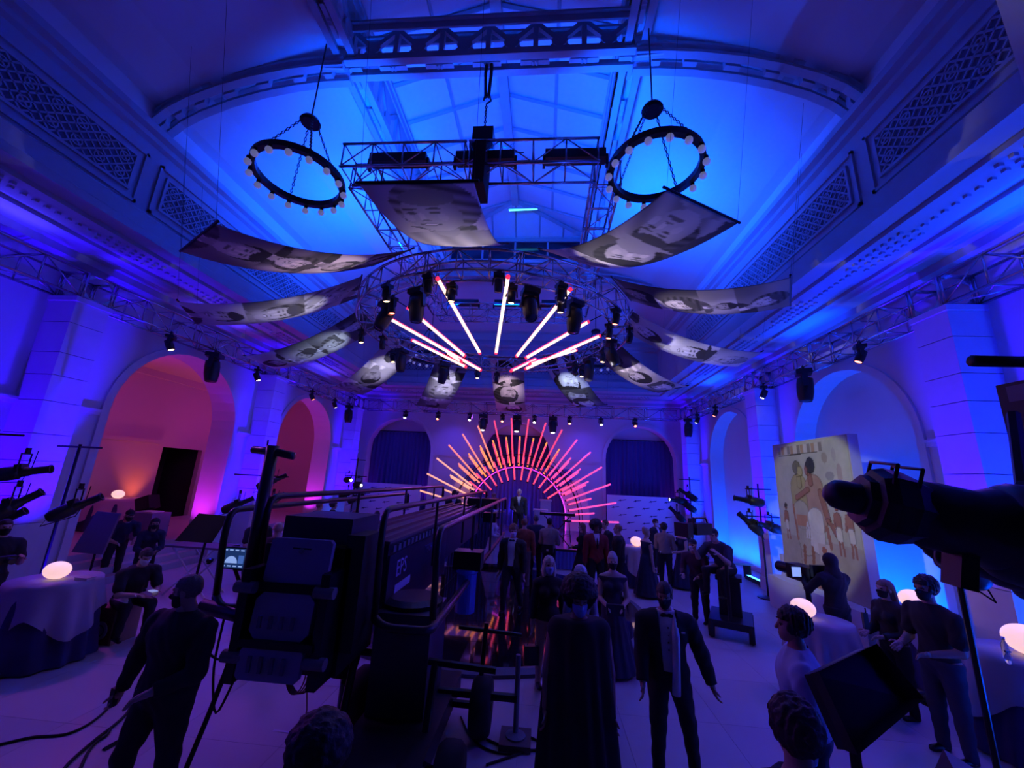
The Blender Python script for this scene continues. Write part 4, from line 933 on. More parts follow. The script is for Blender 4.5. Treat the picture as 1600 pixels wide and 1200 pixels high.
for z, s in ((1.44, .1), (1.12, .12)):
    for i in range(4): MB().box(-2.44+i*.1, -2.41+i*.1, 3.62+(.01 if z > 1.2 else -.03), 3.64+(.01 if z > 1.2 else -.03), z, z+s).build('stencil_mark', mat('faded_mark', (.12, .11, .18), .6), cr)
for x in (-2.62, -1.88):
    MB().box(x-.04, x+.04, 3.64, 3.9, 1.0, 1.9).build('bucket_side_arm', BLKM, cr)
    for z in (1.75, 1.2): MB().tube((x-.09, 3.66, z), (x+.09, 3.66, z), .05, 12).build('clamp_bolt', GREYP, cr)
MB().box(-2.55, -1.85, 3.95, 4.6, 2.1, 2.34).build('weight_box', NAVY, cr); MB().box(-2.66, -1.8, 3.9, 4.65, 1.0, 2.08).build('bucket_body', BLACK, cr)
MB().box(-1.86, -1.68, 3.9, 4.3, 1.2, 2.2).build('motor_housing', BLACK, cr)
# mast with cross handle at the left
MB().tube((-2.93, Yc, 1.4), (-2.93, Yc, 3.03), .062, 14).build('mast', RAILM, cr, True)
MB().path([(-3.17, Yc+.03, 2.98), (-2.93, Yc, 2.97), (-2.69, Yc+.03, 2.93)], .042, 10).build('cross_handle', RAILM, cr, True)
MB().path(rnd([(-3.36, Yc, 1.42), (-2.7, Yc, 1.34), (-2.45, Yc+.3, 1.3)], .1), .07, 8).build('swivel_arm', BLKM, cr, True)
# centre column, dolly chassis, wheels and outriggers
MB().box(-1.72, -1.12, 4.5, 5.2, .35, 1.36).build('column', NAVY, cr); MB().lathe([(.34, 1.2), (.34, 1.4), (.26, 1.44)], 24, M=Matrix.Translation((-1.45, 4.9, 0))).build('turntable', BLKM, cr)
MB().lathe([(.14, 1.0), (.14, 1.5), (.16, 1.52), (.16, 1.56)], 20, M=Matrix.Translation((-1.05, 6.1, -.05))).build('blue_cylinder', mat('blue_acrylic', (.08, .14, .6), .2), cr)
MB().box(-1.25, -.85, 6.0, 6.3, 1.5, 1.75).build('cylinder_head', BLACK, cr)
MB().box(-1.75, -.95, 3.7, 5.6, .22, .42).box(-1.6, -1.1, 3.2, 4.4, .1, .3).build('chassis', BLACK, cr)
for x, y in ((-.62, 5.15), (-2.0, 5.15), (-.72, 3.95), (-1.95, 3.95)):
    w = thing('tyre', None, None); w.parent = cr; bpy.data.objects.remove(w)
    M = Matrix.Translation((x, y, .29))@Matrix.Rotation(pi/2, 4, 'Y')
    ty = MB().lathe([(.13, -.11), (.25, -.11), (.285, -.07), (.29, 0), (.285, .07), (.25, .11), (.13, .11)], 26, M=M).build('tyre', RUB, cr, True)
    MB().lathe([(.0, -.07), (.13, -.08), (.13, .08), (.0, .07)], 16, M=M, caps=False).build('wheel_hub', GREYP, ty)
MB().tube((-2.1, 5.15, .29), (-.5, 5.15, .29), .04, 8).build('axle', BLKM, cr); MB().tube((-2.05, 3.95, .29), (-.6, 3.95, .29), .04, 8).build('axle', BLKM, cr)
for x in (-2.25, -.22):
    MB().tube((x, 5.1, .42), (-1.3, 5.1, .42), .045, 8).build('outrigger_arm', BLKM, cr); MB().tube((x, 5.1, .06), (x, 5.1, .85 if x > -1 else .5), .03, 8).build('jack_screw', GREYP, cr)
    MB().lathe([(.11, .06), (.11, .075), (.04, .1)], 16, M=Matrix.Translation((x, 5.1, 0))).build('jack_foot', GREYP, cr); MB().box(x-.17, x+.17, 4.93, 5.27, 0, .06).build('pad_board', mat('brown_board', (.13, .08, .07), .7), cr)
MB().tube((-2.62, 4.55, 1.0), (-.42, 4.55, .9), .035, 8).build('push_bar', BLKM, cr); MB().tube((-1.9, 4.55, .98), (-1.85, 4.2, .2), .04, 8).build('push_bar_post', BLKM, cr); MB().tube((-1.05, 4.55, .93), (-1.05, 4.3, .2), .04, 8).build('push_bar_post', BLKM, cr)
MB().tube((-.95, 5.2, 1.05), (-.2, 5.25, 1.0), .025, 8).tube((-.62, 5.2, 1.12), (-.66, 5.2, .35), .028, 8).build('steering_bar', BLKM, cr)
MB().box(-1.55, -1.12, 3.5, 3.75, .42, .5).build('battery_tray', BLACK, cr)
MB().box(-1.52, -.98, 3.33, 3.42, .32, .5, Matrix.Rotation(radians(-6), 4, 'Y')).build('white_label', mat('label_white', (.42, .4, .55), .5), cr)
text_mesh('03 LIGHT', .09, INK, 'label_print', cr, Matrix(((1, 0, -.1, -1.18), (0, 0, -1, 3.325), (.1, 1, 0, .25), (0, 0, 0, 1))))
MB().path([(-1.0, 3.6, .5), (-.8, 3.8, .25), (-.9, 4.1, .1), (-.7, 4.0, .35), (-.85, 3.7, .4)], .02, 6).path([(-1.0, 3.7, .45), (-.7, 3.9, .15), (-.8, 4.2, .2), (-.9, 3.8, .5)], .02, 6).build('hose_loop', RUB, cr, kind='stuff')
# far end of the arm: remote head and cables
MB().box(-2.0, -1.2, 10.9, 11.4, 2.0, 2.25).build('arm_end_box', BLACK, cr)
hd = thing('remote_camera', 'small remote film camera on the far end of the crane', 'camera', (-1.45, 11.55, 1.5))
MB().box(-.18, .18, -.15, .25, .1, .35).build('body', BLACK, hd); MB().tube((0, .25, .22), (0, .5, .22), .07, 14).build('lens', BLKM, hd); MB().path([(-.25, .05, .65), (-.25, .05, .22), (.25, .05, .22), (.25, .05, .65), (-.25, .05, .65)], .03, 6).build('pan_yoke', BLKM, hd)
bag = thing('sand_bag', 'black bag hanging from the crane outrigger', 'bag', (-2.12, 4.75, .9)); MB().lathe([(.03, .45), (.06, .4), (.14, .15), (.18, -.1), (.15, -.25), (.05, -.28)], 14, M=Matrix.Scale(.7, 4, (0, 1, 0))).build('sack', mat('black_canvas', (.012, .012, .013), .9), bag, True); MB().path([(0, 0, .42), (-.05, 0, .52), (.05, 0, .52), (0, 0, .42)], .012, 5).build('strap', RUB, bag)
coil = thing('cable_coil', 'coil of red cable looped over the crane push bar', 'cable', (-2.5, 4.55, .985))
b = MB()
for i in range(5): b.path([((.11+.012*i)*cos(t*2*pi/22)+.01*i, -.045+.02*i, -.2+(.235+.006*i)*sin(t*2*pi/22)-.01) for t in range(22)], .007, 5, closed=True)
b.build('loops', mat('red_cable', (.16, .03, .035), .5), coil, kind='stuff'); MB().path([(.1, 0, -.3), (.14, .02, -.6), (.12, .0, -.9)], .007, 5).build('tail', mat('red_cable', (0, 0, 0)), coil)
# monitor at the crane's left
mo = thing('field_monitor', 'small lit field monitor showing the stage beside the crane mast', 'monitor', at(365, 872, Y=4.35))
MB().box(-.16, .16, 0, .05, -.11, .11).build('case', BLACK, mo); MB().box(-.145, .145, -.004, 0, -.098, .098).build('screen', mat('screen_blue', (.01, .02, .08), .3, emis=(.01, .03, .12), estr=1), mo)
pic = mat('screen_picture', (.5, .6, .9), emis=(.25, .38, .75), estr=1.0)
b = MB(); b.prism([(.07*cos(pi*i/10)-.02, .07*sin(pi*i/10)-.05) for i in range(11)], lambda u, v, e: (u, e, v), -.007, -.004); b.build('picture_arch', pic, mo)
MB().box(.06, .12, -.007, -.004, -.05, .03).build('picture_panel', mat('screen_mid', (.1, .2, .5), emis=(.05, .12, .4), estr=1), mo)
for z in (.075, -.085):
    for i in range(4): MB().box(-.12+i*.065, -.08+i*.065, -.007, -.004, z, z+.012).build('status_bar', pic, mo)
MB().tube((0, .04, -.1), (.15, .15, -.5), .02, 6).build('arm', BLKM, mo)
# hanging cables by the mast
for k, pts in enumerate(([(-3.1, 4.1, 1.36), (-3.12, 4.1, .9), (-3.0, 4.1, .45), (-2.85, 4.1, .9), (-2.65, 4.0, 1.35)], [(-3.2, 4.1, 1.4), (-3.3, 4.08, 1.1), (-3.0, 4.05, .95), (-2.7, 4.0, 1.3)], [(-2.66, 3.7, 1.2), (-2.75, 3.7, .8), (-2.9, 3.68, .2), (-2.92, 3.68, .02)])):
    q = []
    V3 = [Vector(p) for p in pts]
    for a, b_ in zip(V3, V3[1:]):
        for t in range(5): q.append(a.lerp(b_, t/5))
    for _ in range(3): q = [q[0]]+[(q[i-1]+q[i]*2+q[i+1])/4 for i in range(1, len(q)-1)]+[q[-1]]
    MB().path(q, .011 if k < 2 else .02, 6).build('hanging_cable', RUB, None, True, label='black cable hanging below the crane mast, %s' % ('long double loop', 'shallow loop', 'thick strap reaching the floor')[k], cat='cable')
# ------------------------------------------------------------------ profile spots on stands
def ellipsoidal(loc, to, label, L=.72, r=.1, lit=None, parent=None, hang=True, group='profile spotlights on stands'):
    t = thing('profile_spotlight', label, 'light', loc, group=group)
    R = (Vector(to)-Vector(loc)).to_track_quat('Z', 'Y').to_matrix().to_4x4()
    MB().lathe([(.0, -.5*L), (r*.75, -.5*L), (r*1.05, -.42*L), (r*1.15, -.25*L), (r*1.1, -.05*L), (r*.8, .0)], 18, M=R).build('lamp_housing', BLACK, t, True)
    MB().lathe([(r*.8, -.02*L), (r*.78, .12*L), (r*.62, .14*L), (r*.62, .46*L), (r*.74, .47*L), (r*.74, .5*L), (r*.55, .5*L), (r*.55, .45*L)], 18, M=R, caps=False).build('lens_barrel', BLACK, t, True)
    MB().lathe([(r*.55, .44*L), (r*.3, .455*L), (.0, .46*L)], 16, M=R, caps=False).build('lens', mat('dark_lens', (.02, .02, .03), .1) if not lit else mat('lit_lens', (1, 1, 1), emis=(.9, .95, 1), estr=12), t, True)
    MB().box(-r*.95, r*.95, r*.6, r*1.35, -.06*L, .06*L, R).build('shutter_box', BLACK, t)
    if hang:
        u = R.to_3x3()@Vector((1, 0, 0))
        for s in (-1, 1): MB().path([u*s*r*1.2, u*s*r*1.25+Vector((0, 0, .3))], .012, 5).build('yoke_arm', BLKM, t)
        MB().tube(u*-r*1.3+Vector((0, 0, .3)), u*r*1.3+Vector((0, 0, .3)), .014, 6).build('yoke_bar', BLKM, t); MB().box(-.025, .025, -.025, .025, .3, .4).build('clamp', BLKM, t)
        MB().path([R@Vector((0, 0, -.5*L)), R@Vector((0, 0, -.6*L))-Vector((0, 0, .1)), Vector((.05, 0, -.15)), Vector((.1, .05, .1)), Vector((.12, .05, .36))], .008, 5).build('power_lead', RUB, t)
    return t
def tree(x, y, h, bars, label):
    t = thing('lighting_stand', label, 'stand', (x, y, 0), group='lighting stands')
    MB().tube((0, 0, .02), (0, 0, h), .024, 8).build('mast', BLKM, t); MB().lathe([(.26, 0), (.26, .025), (.05, .05)], 20).build('base', BLKM, t)
    for z, L in bars: MB().tube((-L, 0, z), (L, 0, z), .02, 6).build('cross_bar', BLKM, t)
def at2(px, py, Y): return at(px, py, Y=Y)
# left near stand
tree(-9.1, 5.9, 3.2, ((3.12, .5), (2.45, .6)), 'black lighting stand at the left edge behind the masked man')
ellipsoidal(at2(33, 738, 6.0), (-4, 8.5, 3.6), 'black profile spotlight at the left edge, uppermost on its stand')
ellipsoidal(at2(20, 790, 6.0), (-6, 8, 4.6), 'black profile spotlight at the left edge, middle of its stand')
ellipsoidal(at2(-5, 818, 6.2), (-6, 8, 4.2), 'black profile spotlight at the left edge, lowest on its stand')
ellipsoidal(at2(118, 792, 6.6), (-4.5, 8.8, 4.5), 'profile spotlight aimed up beside the near left pilaster')
tree(-8.6, 6.75, 3.05, ((3.0, .45),), 'black lighting stand behind the lower left table')
# left middle stand
tree(-8.3, 11.35, 3.6, ((3.3, .5), (2.55, .85)), 'black lighting stand behind the crane mast')
for k, (px, py, to) in enumerate(((425, 752, (-5.5, 13.5, 4.2)), (372, 788, (-6, 13, 3.4)), (425, 786, (-5, 14, 5.2)))):
    ellipsoidal(at2(px, py, 11.3), to, 'profile spotlight on the stand behind the crane mast, %s' % ('upper', 'lower left', 'lower right')[k], .8, .11)
# left far stand with two lit heads
tree(-8.2, 17.2, 3.4, ((3.3, .35), (2.6, .5)), 'lighting stand with lit lamps in the far left corner')
for k, (px, py, to, lit) in enumerate(((544, 750, (-3, 12, 2.4), 1), (559, 758, (-2, 12, 2.2), 1), (543, 772, (-4, 19, 3.4), 0), (556, 778, (-4, 19, 4.4), 0))):
    ellipsoidal(at2(px, py, 17.0), to, 'profile spotlight in the far left corner, %s' % ('upper lit', 'second lit', 'lower dark', 'lowest dark')[k], .7, .11, lit)
# right far stands
tree(5.75, 16.4, 3.2, ((3.1, .4), (2.3, .5)), 'lighting stand in the far right corner beside the press wall')
for k, (px, py, to, lit) in enumerate(((1075, 773, (3, 18, 4.4), 0), (1059, 782, (1, 15, 2.6), 1), (1073, 790, (3, 16.5, 3.6), 0), (1058, 804, (3.5, 17, 3.6), 0))):
    ellipsoidal(at2(px, py, 16.3), to, 'profile spotlight in the far right corner, %s' % ('top', 'lit one', 'middle', 'bottom')[k], .75, .11, lit)
tree(6.15, 12.15, 3.0, ((2.85, .35), (2.1, .5)), 'lighting stand before the middle right pilaster')
for k, (px, py, to, lit) in enumerate(((1170, 782, (3, 12.5, 2.9), 0), (1172, 818, (3.2, 12, 4.2), 0), (1202, 823, (3, 11.5, 2.6), 1))):
    ellipsoidal(at2(px, py, 11.9), to, 'profile spotlight before the middle right pilaster, %s' % ('upper', 'lower left tilted up', 'lower right with lit lens')[k], .75, .11, lit if k < 2 else 0)
# near right: big spots close to the camera
tree(3.25, 2.15, 3.4, ((3.35, .4), (2.45, .4)), 'lighting stand just outside the right edge of the view')
T0, T1 = at(1288, 768, Y=1.8), at(1606, 838, Y=1.68); ls = thing('profile_spotlight', 'large black profile spotlight filling the right edge close to the camera', 'light', T1, group='near profile spotlights')
ML = (T0-T1).to_track_quat('Z', 'Y').to_matrix().to_4x4(); LL = (T0-T1).length
MB().lathe([(.0, LL), (.03, LL-.004), (.056, LL-.03), (.062, LL-.06), (.062, LL*.8)], 20, M=ML, caps=False).build('lens_snoot', BLACK, ls, True)
MB().lathe([(.06, LL*.82), (.1, LL*.815), (.105, LL*.77), (.13, LL*.76), (.145, LL*.7), (.142, LL*.6), (.12, LL*.5)], 8, M=ML).build('shutter_gate', BLACK, ls)
MB().lathe([(.12, LL*.56), (.13, LL*.45), (.128, LL*.25), (.15, LL*.18), (.15, LL*.12)], 20, M=ML).build('reflector_barrel', BLACK, ls, True)
MB().lathe([(.15, LL*.16), (.18, LL*.1), (.19, -.05), (.16, -.2), (.05, -.25)], 20, M=ML).build('lamp_housing', BLACK, ls, True)
for q in (.72, .6): MB().path([ML@Vector((.1, .06, LL*q)), ML@Vector((.12, .15, LL*q)), ML@Vector((-.06, .17, LL*q)), ML@Vector((-.08, .1, LL*q))], .007, 5).build('shutter_handle', BLKM, ls)
MB().box(-.05, .05, -.24, -.1, LL*.26, LL*.34, ML).build('lock_knob', BLACK, ls)
MB().path([ML@Vector((-.17, -.1, .0)), ML@Vector((-.19, .0, .03)), ML@Vector((-.17, .1, .05))], .004, 5).build('bright_trim', ALU, ls); MB().box(-.152, -.148, -.02, .0, LL*.62, LL*.72, ML).build('bright_clip', ALU, ls)
MB().path([(.1, .16, 0), (.35, .3, .2), (.55, .45, .55)], .025, 6).build('yoke', BLKM, ls)
ellipsoidal(at2(1470, 866, 4.2), at2(1330, 770, 4.3), 'smaller profile spotlight tilted up below the large one', .72, .1, group='near profile spotlights')
q_ = at2(1478, 872, 4.2); tree(q_.x+.12, 4.25, q_.z+.42, ((q_.z+.38, .3),), 'thin lighting stand carrying the smaller tilted spotlight at right')
ellipsoidal(at2(1590, 900, 3.2), at2(1450, 860, 3.3), 'dark profile spotlight cut by the right edge under the large one', .8, .13, group='near profile spotlights')
bc = thing('broadcast_camera', 'edge of a black broadcast camera at the right border', 'camera', at(1568, 665, Y=2.5)+Vector((.17, -.1, 0)))
MB().box(-.16, .3, -.1, .1, -.24, .24).build('body', BLACK, bc); MB().box(-.162, -.05, -.102, .05, .13, .22).build('grey_trim', GREYP, bc); MB().path([(-.36, 0, .36), (-.1, 0, .36), (.15, 0, .37)], .035, 8).build('handle', BLACK, bc, True); MB().box(-.02, .05, -.03, .03, .2, .37).build('handle_post', BLACK, bc)
MB().tube((.1, .05, -2.85), (.1, .05, -.2), .04, 8).build('pedestal', BLKM, bc)
# ------------------------------------------------------------------ music stand, desks and boxes at left
ms = thing('softbox_light', 'black square soft box lamp on a stand in front of the left arch', 'light', at(314, 822, Y=7.2))
b = MB(); b.add([(-.45, .0, -.28), (.28, 0, -.28), (.5, .0, .2), (-.1, .0, .22), (-.25, .35, -.12), (.1, .35, -.12), (.2, .35, .1), (-.05, .35, .1)], [(0, 1, 5, 4), (1, 2, 6, 5), (2, 3, 7, 6), (3, 0, 4, 7), (4, 5, 6, 7), (0, 1, 2, 3)]); b.build('hood', BLACK, ms)
MB().tube((0, .2, -.1), (-.1, .2, -ms.location.z+.02), .022, 8).build('stand', BLKM, ms); MB().path([(-.45, .1, -ms.location.z+.02), (-.1, .2, -ms.location.z+.5), (.3, .3, -ms.location.z+.02)], .015, 6).build('tripod_legs', BLKM, ms)
rp_ = at(145, 860, Y=7.6)
sb = thing('music_stand_board', 'grey flat board leaning by the left arch', 'board', (rp_.x-.15, 7.6, 0)); MB().add([(-.3, 0, 1.0), (.25, .1, .97), (.4, .1, 1.75), (-.0, 0, 1.78), (-.3, .04, 1.0), (.25, .14, .97), (.4, .14, 1.75), (0, .04, 1.78)], [(0, 1, 2, 3), (4, 7, 6, 5), (0, 4, 5, 1), (1, 5, 6, 2), (2, 6, 7, 3), (3, 7, 4, 0)]).build('board', mat('grey_board', (.2, .15, .2), .7), sb); MB().tube((.1, .1, 0), (.1, .1, 1.2), .02, 6).build('pole', BLKM, sb)
ab = thing('wooden_speaker_box', 'brown wooden box with a round pale emblem under the seated man', 'box', at(176, 985, Y=6.55)*1.0)
ab.location.z = 0
MB().box(-.28, .16, -.18, .22, 0, .52).build('body', mat('red_wood', (.2, .055, .04), .5, noise=.2, nscale=6), ab); MB().box(.16, .2, -.18, .22, 0, .52).build('side_board', mat('pale_wood', (.36, .22, .16), .6), ab)
MB().lathe([(.0, 0), (.13, 0), (.13, .008), (0, .008)], 24, M=Matrix.Translation((-.02, -.19, .2))@Matrix.Rotation(pi/2, 4, 'X'), caps=False).build('round_emblem', mat('emblem_pale', (.55, .52, .6), .5), ab); MB().lathe([(.07, 0), (.085, 0), (.085, .006), (.07, .006)], 20, M=Matrix.Translation((-.02, -.2, .2))@Matrix.Rotation(pi/2, 4, 'X'), caps=False).build('emblem_ring', INK, ab)
# side room: uplight with glowing face, case, ladder-like ramp rails
ul = thing('uplight_head', 'moving head uplight glowing orange on a case in the side room', 'light', at(233, 800, Y=11.6)); ul.location.z = 1.23
MB().box(-.25, .25, -.2, .2, 0, .12).build('base', BLACK, ul); MB().box(-.22, .22, -.18, .18, .16, .55, Matrix.Rotation(radians(-20), 4, 'Y')).build('head', BLACK, ul); MB().box(-.15, .15, -.12, .12, .55, .56, Matrix.Rotation(radians(-20), 4, 'Y')).build('lens', mat('orange_lens', (1, .4, .15), emis=(1, .35, .1), estr=4), ul)
cs = thing('road_case', 'pink lit road case carrying the orange uplight', 'case', (ul.location.x, ul.location.y, .6)); MB().box(-.45, .45, -.3, .3, 0, .6).build('body', mat('case_grey', (.2, .13, .18), .5), cs)
for z in (.02, .3, .58): MB().box(-.46, .46, -.31, .31, z, z+.03).build('edge_trim', ALU, cs)
rm = thing('folding_table', 'white trestle table with crossed legs before the left arch', 'table', at(300, 905, Y=9.0)); rm.location.z = 0
MB().box(-.55, .75, -.3, .3, .98, 1.02).build('top', mat('grey_top', (.16, .13, .18), .6), rm)
for s in (-1, 1):
    for y in (-.25, .25): MB().tube((.1-.5*s, y, 0), (.1+.5*s, y, .98), .02, 6).build('crossed_leg', WB, rm)
dk = thing('glass_desk', 'grey cabinet with papers behind the far end of the left arch', 'cabinet', (-11.45, 11.3, .6)); MB().box(-.35, .35, -.3, .3, 0, .75).build('body', mat('mauve_cabinet', (.22, .16, .26), .6), dk); MB().box(-.3, .2, -.2, .2, .75, .78).build('papers', WB, dk)
# LED wash bars on the floor along the right wall
for k, y in enumerate((14.0, 12.95)):
    if True:
        t = thing('floor_wash_bar', 'lit cyan LED bar on the floor by the right wall, %s' % ('far', 'near')[k], 'light', (6.75-.1*k, y, 0), radians(90), group='floor LED bars'); MB().box(-.5, .5, -.08, .08, 0, .12).build('housing', BLACK, t); MB().box(-.46, .46, -.05, .05, .12, .128).build('lens_strip', mat('cyan_strip', (.1, .7, 1), emis=(.08, .6, 1), estr=4), t)
bn = thing('bench', 'low pale bench against the right wall beyond the camera cart', 'bench', (6.0, 14.6, 0)); MB().box(-.9, .9, -.2, .2, .42, .48).build('seat', mat('bench_top', (.4, .36, .45), .5), bn)
for s in (-.8, .8): MB().box(s-.04, s+.04, -.18, .18, 0, .42).build('leg', BLKM, bn)
# ------------------------------------------------------------------ floor cables and tape
def cable(pts, r, label, z=.012):
    q = [at(x, y, Z=z) for x, y in pts]; out = []
    for i in range(len(q)-1):
        p0, p1, p2, p3 = q[max(i-1, 0)], q[i], q[i+1], q[min(i+2, len(q)-1)]
        for s in range(8):
            t = s/8; out.append(.5*((2*p1)+(p2-p0)*t+(2*p0-5*p1+4*p2-p3)*t*t+(3*p1-p0-3*p2+p3)*t**3))
    MB().path(out+[q[-1]], r, 6).build('floor_cable', RUB, None, True, label=label, cat='cable')
cable([(-60, 1175), (0, 1163), (50, 1152), (110, 1145), (160, 1115), (195, 1070), (207, 1030), (215, 995), (235, 975)], .012, 'thin cable curving over the floor at the lower left')
cable([(90, 1215), (110, 1190), (150, 1155), (180, 1132), (200, 1112), (209, 1090)], .016, 'taped cable running to the foot of the man at left')
cable([(120, 1215), (135, 1180), (150, 1160), (165, 1150), (172, 1140)], .014, 'second cable beside the taped cable at lower left')
cable([(760, 1155), (790, 1165), (815, 1150), (840, 1158), (855, 1180), (830, 1172), (790, 1185), (760, 1195)], .012, 'tangled cable on the floor right of the crane')
cable([(720, 1120), (735, 1150), (760, 1170), (800, 1178), (850, 1168)], .01, 'thin cable trailing from the crane dolly')
b = MB()
for (p, q) in (((427, 1141), (472, 1146)), ((449, 1152), (458, 1142))):
    a, c = at(*p, Z=.003), at(*q, Z=.003); d = (c-a).normalized(); n = Vector((-d.y, d.x, 0))*.015; b.add([a+n, c+n, c-n, a-n], [(0, 1, 2, 3)])
b.build('tape_mark', mat('pale_tape', (.6, .6, .75), .5), None, label='pale T shaped tape mark on the floor', cat='tape')
a, c = at(162, 1172, Z=.006), at(198, 1152, Z=.006); MB().tube(a, c, .025, 4).build('gaffer_strip', RUB, None, label='short black strip of tape on the floor at lower left', cat='tape')
# monitor hood at the lower right
mh = thing('monitor_hood', 'large black monitor with open hood tilted in the lower right foreground', 'monitor', at(1335, 1090, Y=3.05))
Q = [at(1268, 1053, Y=3.05), at(1352, 1013, Y=3.2), at(1418, 1092, Y=3.05), at(1322, 1172, Y=2.9)]; Q = [q-mh.location for q in Q]; nn = (Q[1]-Q[0]).cross(Q[3]-Q[0]).normalized()
if nn.dot(CP-mh.location) < 0: nn = -nn
MB().add(Q+[q-nn*.07 for q in Q], [(0, 1, 2, 3), (7, 6, 5, 4), (0, 4, 5, 1), (1, 5, 6, 2), (2, 6, 7, 3), (3, 7, 4, 0)]).build('screen_case', BLACK, mh)
q4 = [q*.9+nn*.003 for q in Q]; MB().add(q4, [(0, 1, 2, 3)]).build('dark_screen', mat('dark_screen', (.01, .01, .016), .15), mh)
for i in range(4):
    a_, b_ = Q[i], Q[(i+1) % 4]; MB().add([a_, b_, b_*1.06+nn*.09, a_*1.06+nn*.09, a_*1.01-nn*.004, b_*1.01-nn*.004, b_*1.07+nn*.09, a_*1.07+nn*.09], [(0, 1, 2, 3), (7, 6, 5, 4), (3, 2, 6, 7)]).build('hood_flap', RUB, mh)
zz = mh.location.z; MB().tube((0, .08, -zz), (0, .06, -.05), .03, 8).build('pole', BLKM, mh)
for i in range(3): a_ = i*2.1; MB().tube((0, .08, -zz+.5), (.4*cos(a_), .08+.4*sin(a_), -zz+.02), .016, 6).build('tripod_leg', BLKM, mh)
fc = thing('flight_case', 'black flight case with pale edge strips in the lower right corner', 'case', (2.75, 2.6, 0)); M = Matrix.Translation((0, 0, .95))@Matrix.Rotation(radians(-32), 4, 'Z')@Matrix.Rotation(radians(24), 4, 'Y')
MB().box(-.55, .6, -.35, .35, -.3, .12, M).build('lid', BLACK, fc); MB().box(-.5, .55, -.32, .32, -.95, -.3).build('body', BLACK, fc)
MB().box(-.1, .25, -.362, -.352, .0, .05, M).build('label_strip', mat('label_white', (.42, .4, .55), .5), fc); MB().box(-.5, .0, -.358, -.35, -.2, -.17, M).build('edge_strip', mat('strip_blue', (.1, .12, .45), .4), fc)
bt = thing('water_bottle', 'clear plastic water bottle on the table at the right edge', 'bottle', (5.42, 5.6, 1.056)); MB().lathe([(.03, 0), (.033, .01), (.033, .14), (.014, .18), (.014, .2)], 14).build('bottle', mat('clear_plastic', (.7, .75, .85), .1, trans=.8), bt, True); MB().lathe([(.016, .2), (.016, .22)], 12).build('cap', WB, bt)
bt = thing('hand_sanitizer', 'small pump bottle beside the egg lamp at the right edge', 'bottle', at(1577, 1038, Z=1.056)); MB().lathe([(.03, 0), (.03, .07), (.012, .1), (.012, .12)], 12).build('bottle', mat('clear_plastic', (.7, .75, .85)), bt, True); MB().box(-.015, .04, -.01, .01, .12, .135).build('pump', BLACK, bt)
ra = thing('walkie_talkie', 'black upright radio on the table under the painted panel', 'radio', (4.42, 6.3, 1.056)); MB().box(-.03, .03, -.02, .02, 0, .2).build('body', BLACK, ra); MB().tube((.02, 0, .2), (.02, 0, .26), .008, 6).build('antenna', RUB, ra)
nb = thing('notebook', 'pale notebook beside the egg lamp on the lower left table', 'book', (-6.72, 5.85, 1.056)); MB().box(-.1, .1, -.06, .06, 0, .03).build('pages', WB, nb); MB().box(-.105, .105, -.065, .065, .03, .034).build('cover', mat('book_cover', (.35, .3, .35), .6), nb)
nm_p = ('', 'near', 'middle', 'far corner')
# small floor uplights at the feet of the pilasters
for i, y in enumerate(YP):
    if i == 0: continue
    for sx, sd in ((-1, 'left'), (1, 'right')):
        for q, (x_, y_) in enumerate(((CX+sx*8.2, y-1.0), (CX+sx*6.9, y+.3))):
            t = thing('floor_uplight', 'small blue floor uplight %s the %s pilaster on the %s wall' % (('in front of', 'beside')[q], nm_p[i], sd), 'light', (x_, y_, 0), group='floor uplights')
            MB().lathe([(.1, 0), (.1, .02), (.03, .03)], 16).build('foot', BLKM, t); MB().lathe([(.05, .03), (.085, .05), (.09, .12)], 16).build('can', BLACK, t, True); MB().lathe([(.08, .118), (.0, .121)], 14, caps=False).build('lens', mat('blue_lens', (.02, .03, 1), emis=(.02, .03, 1), estr=3), t)
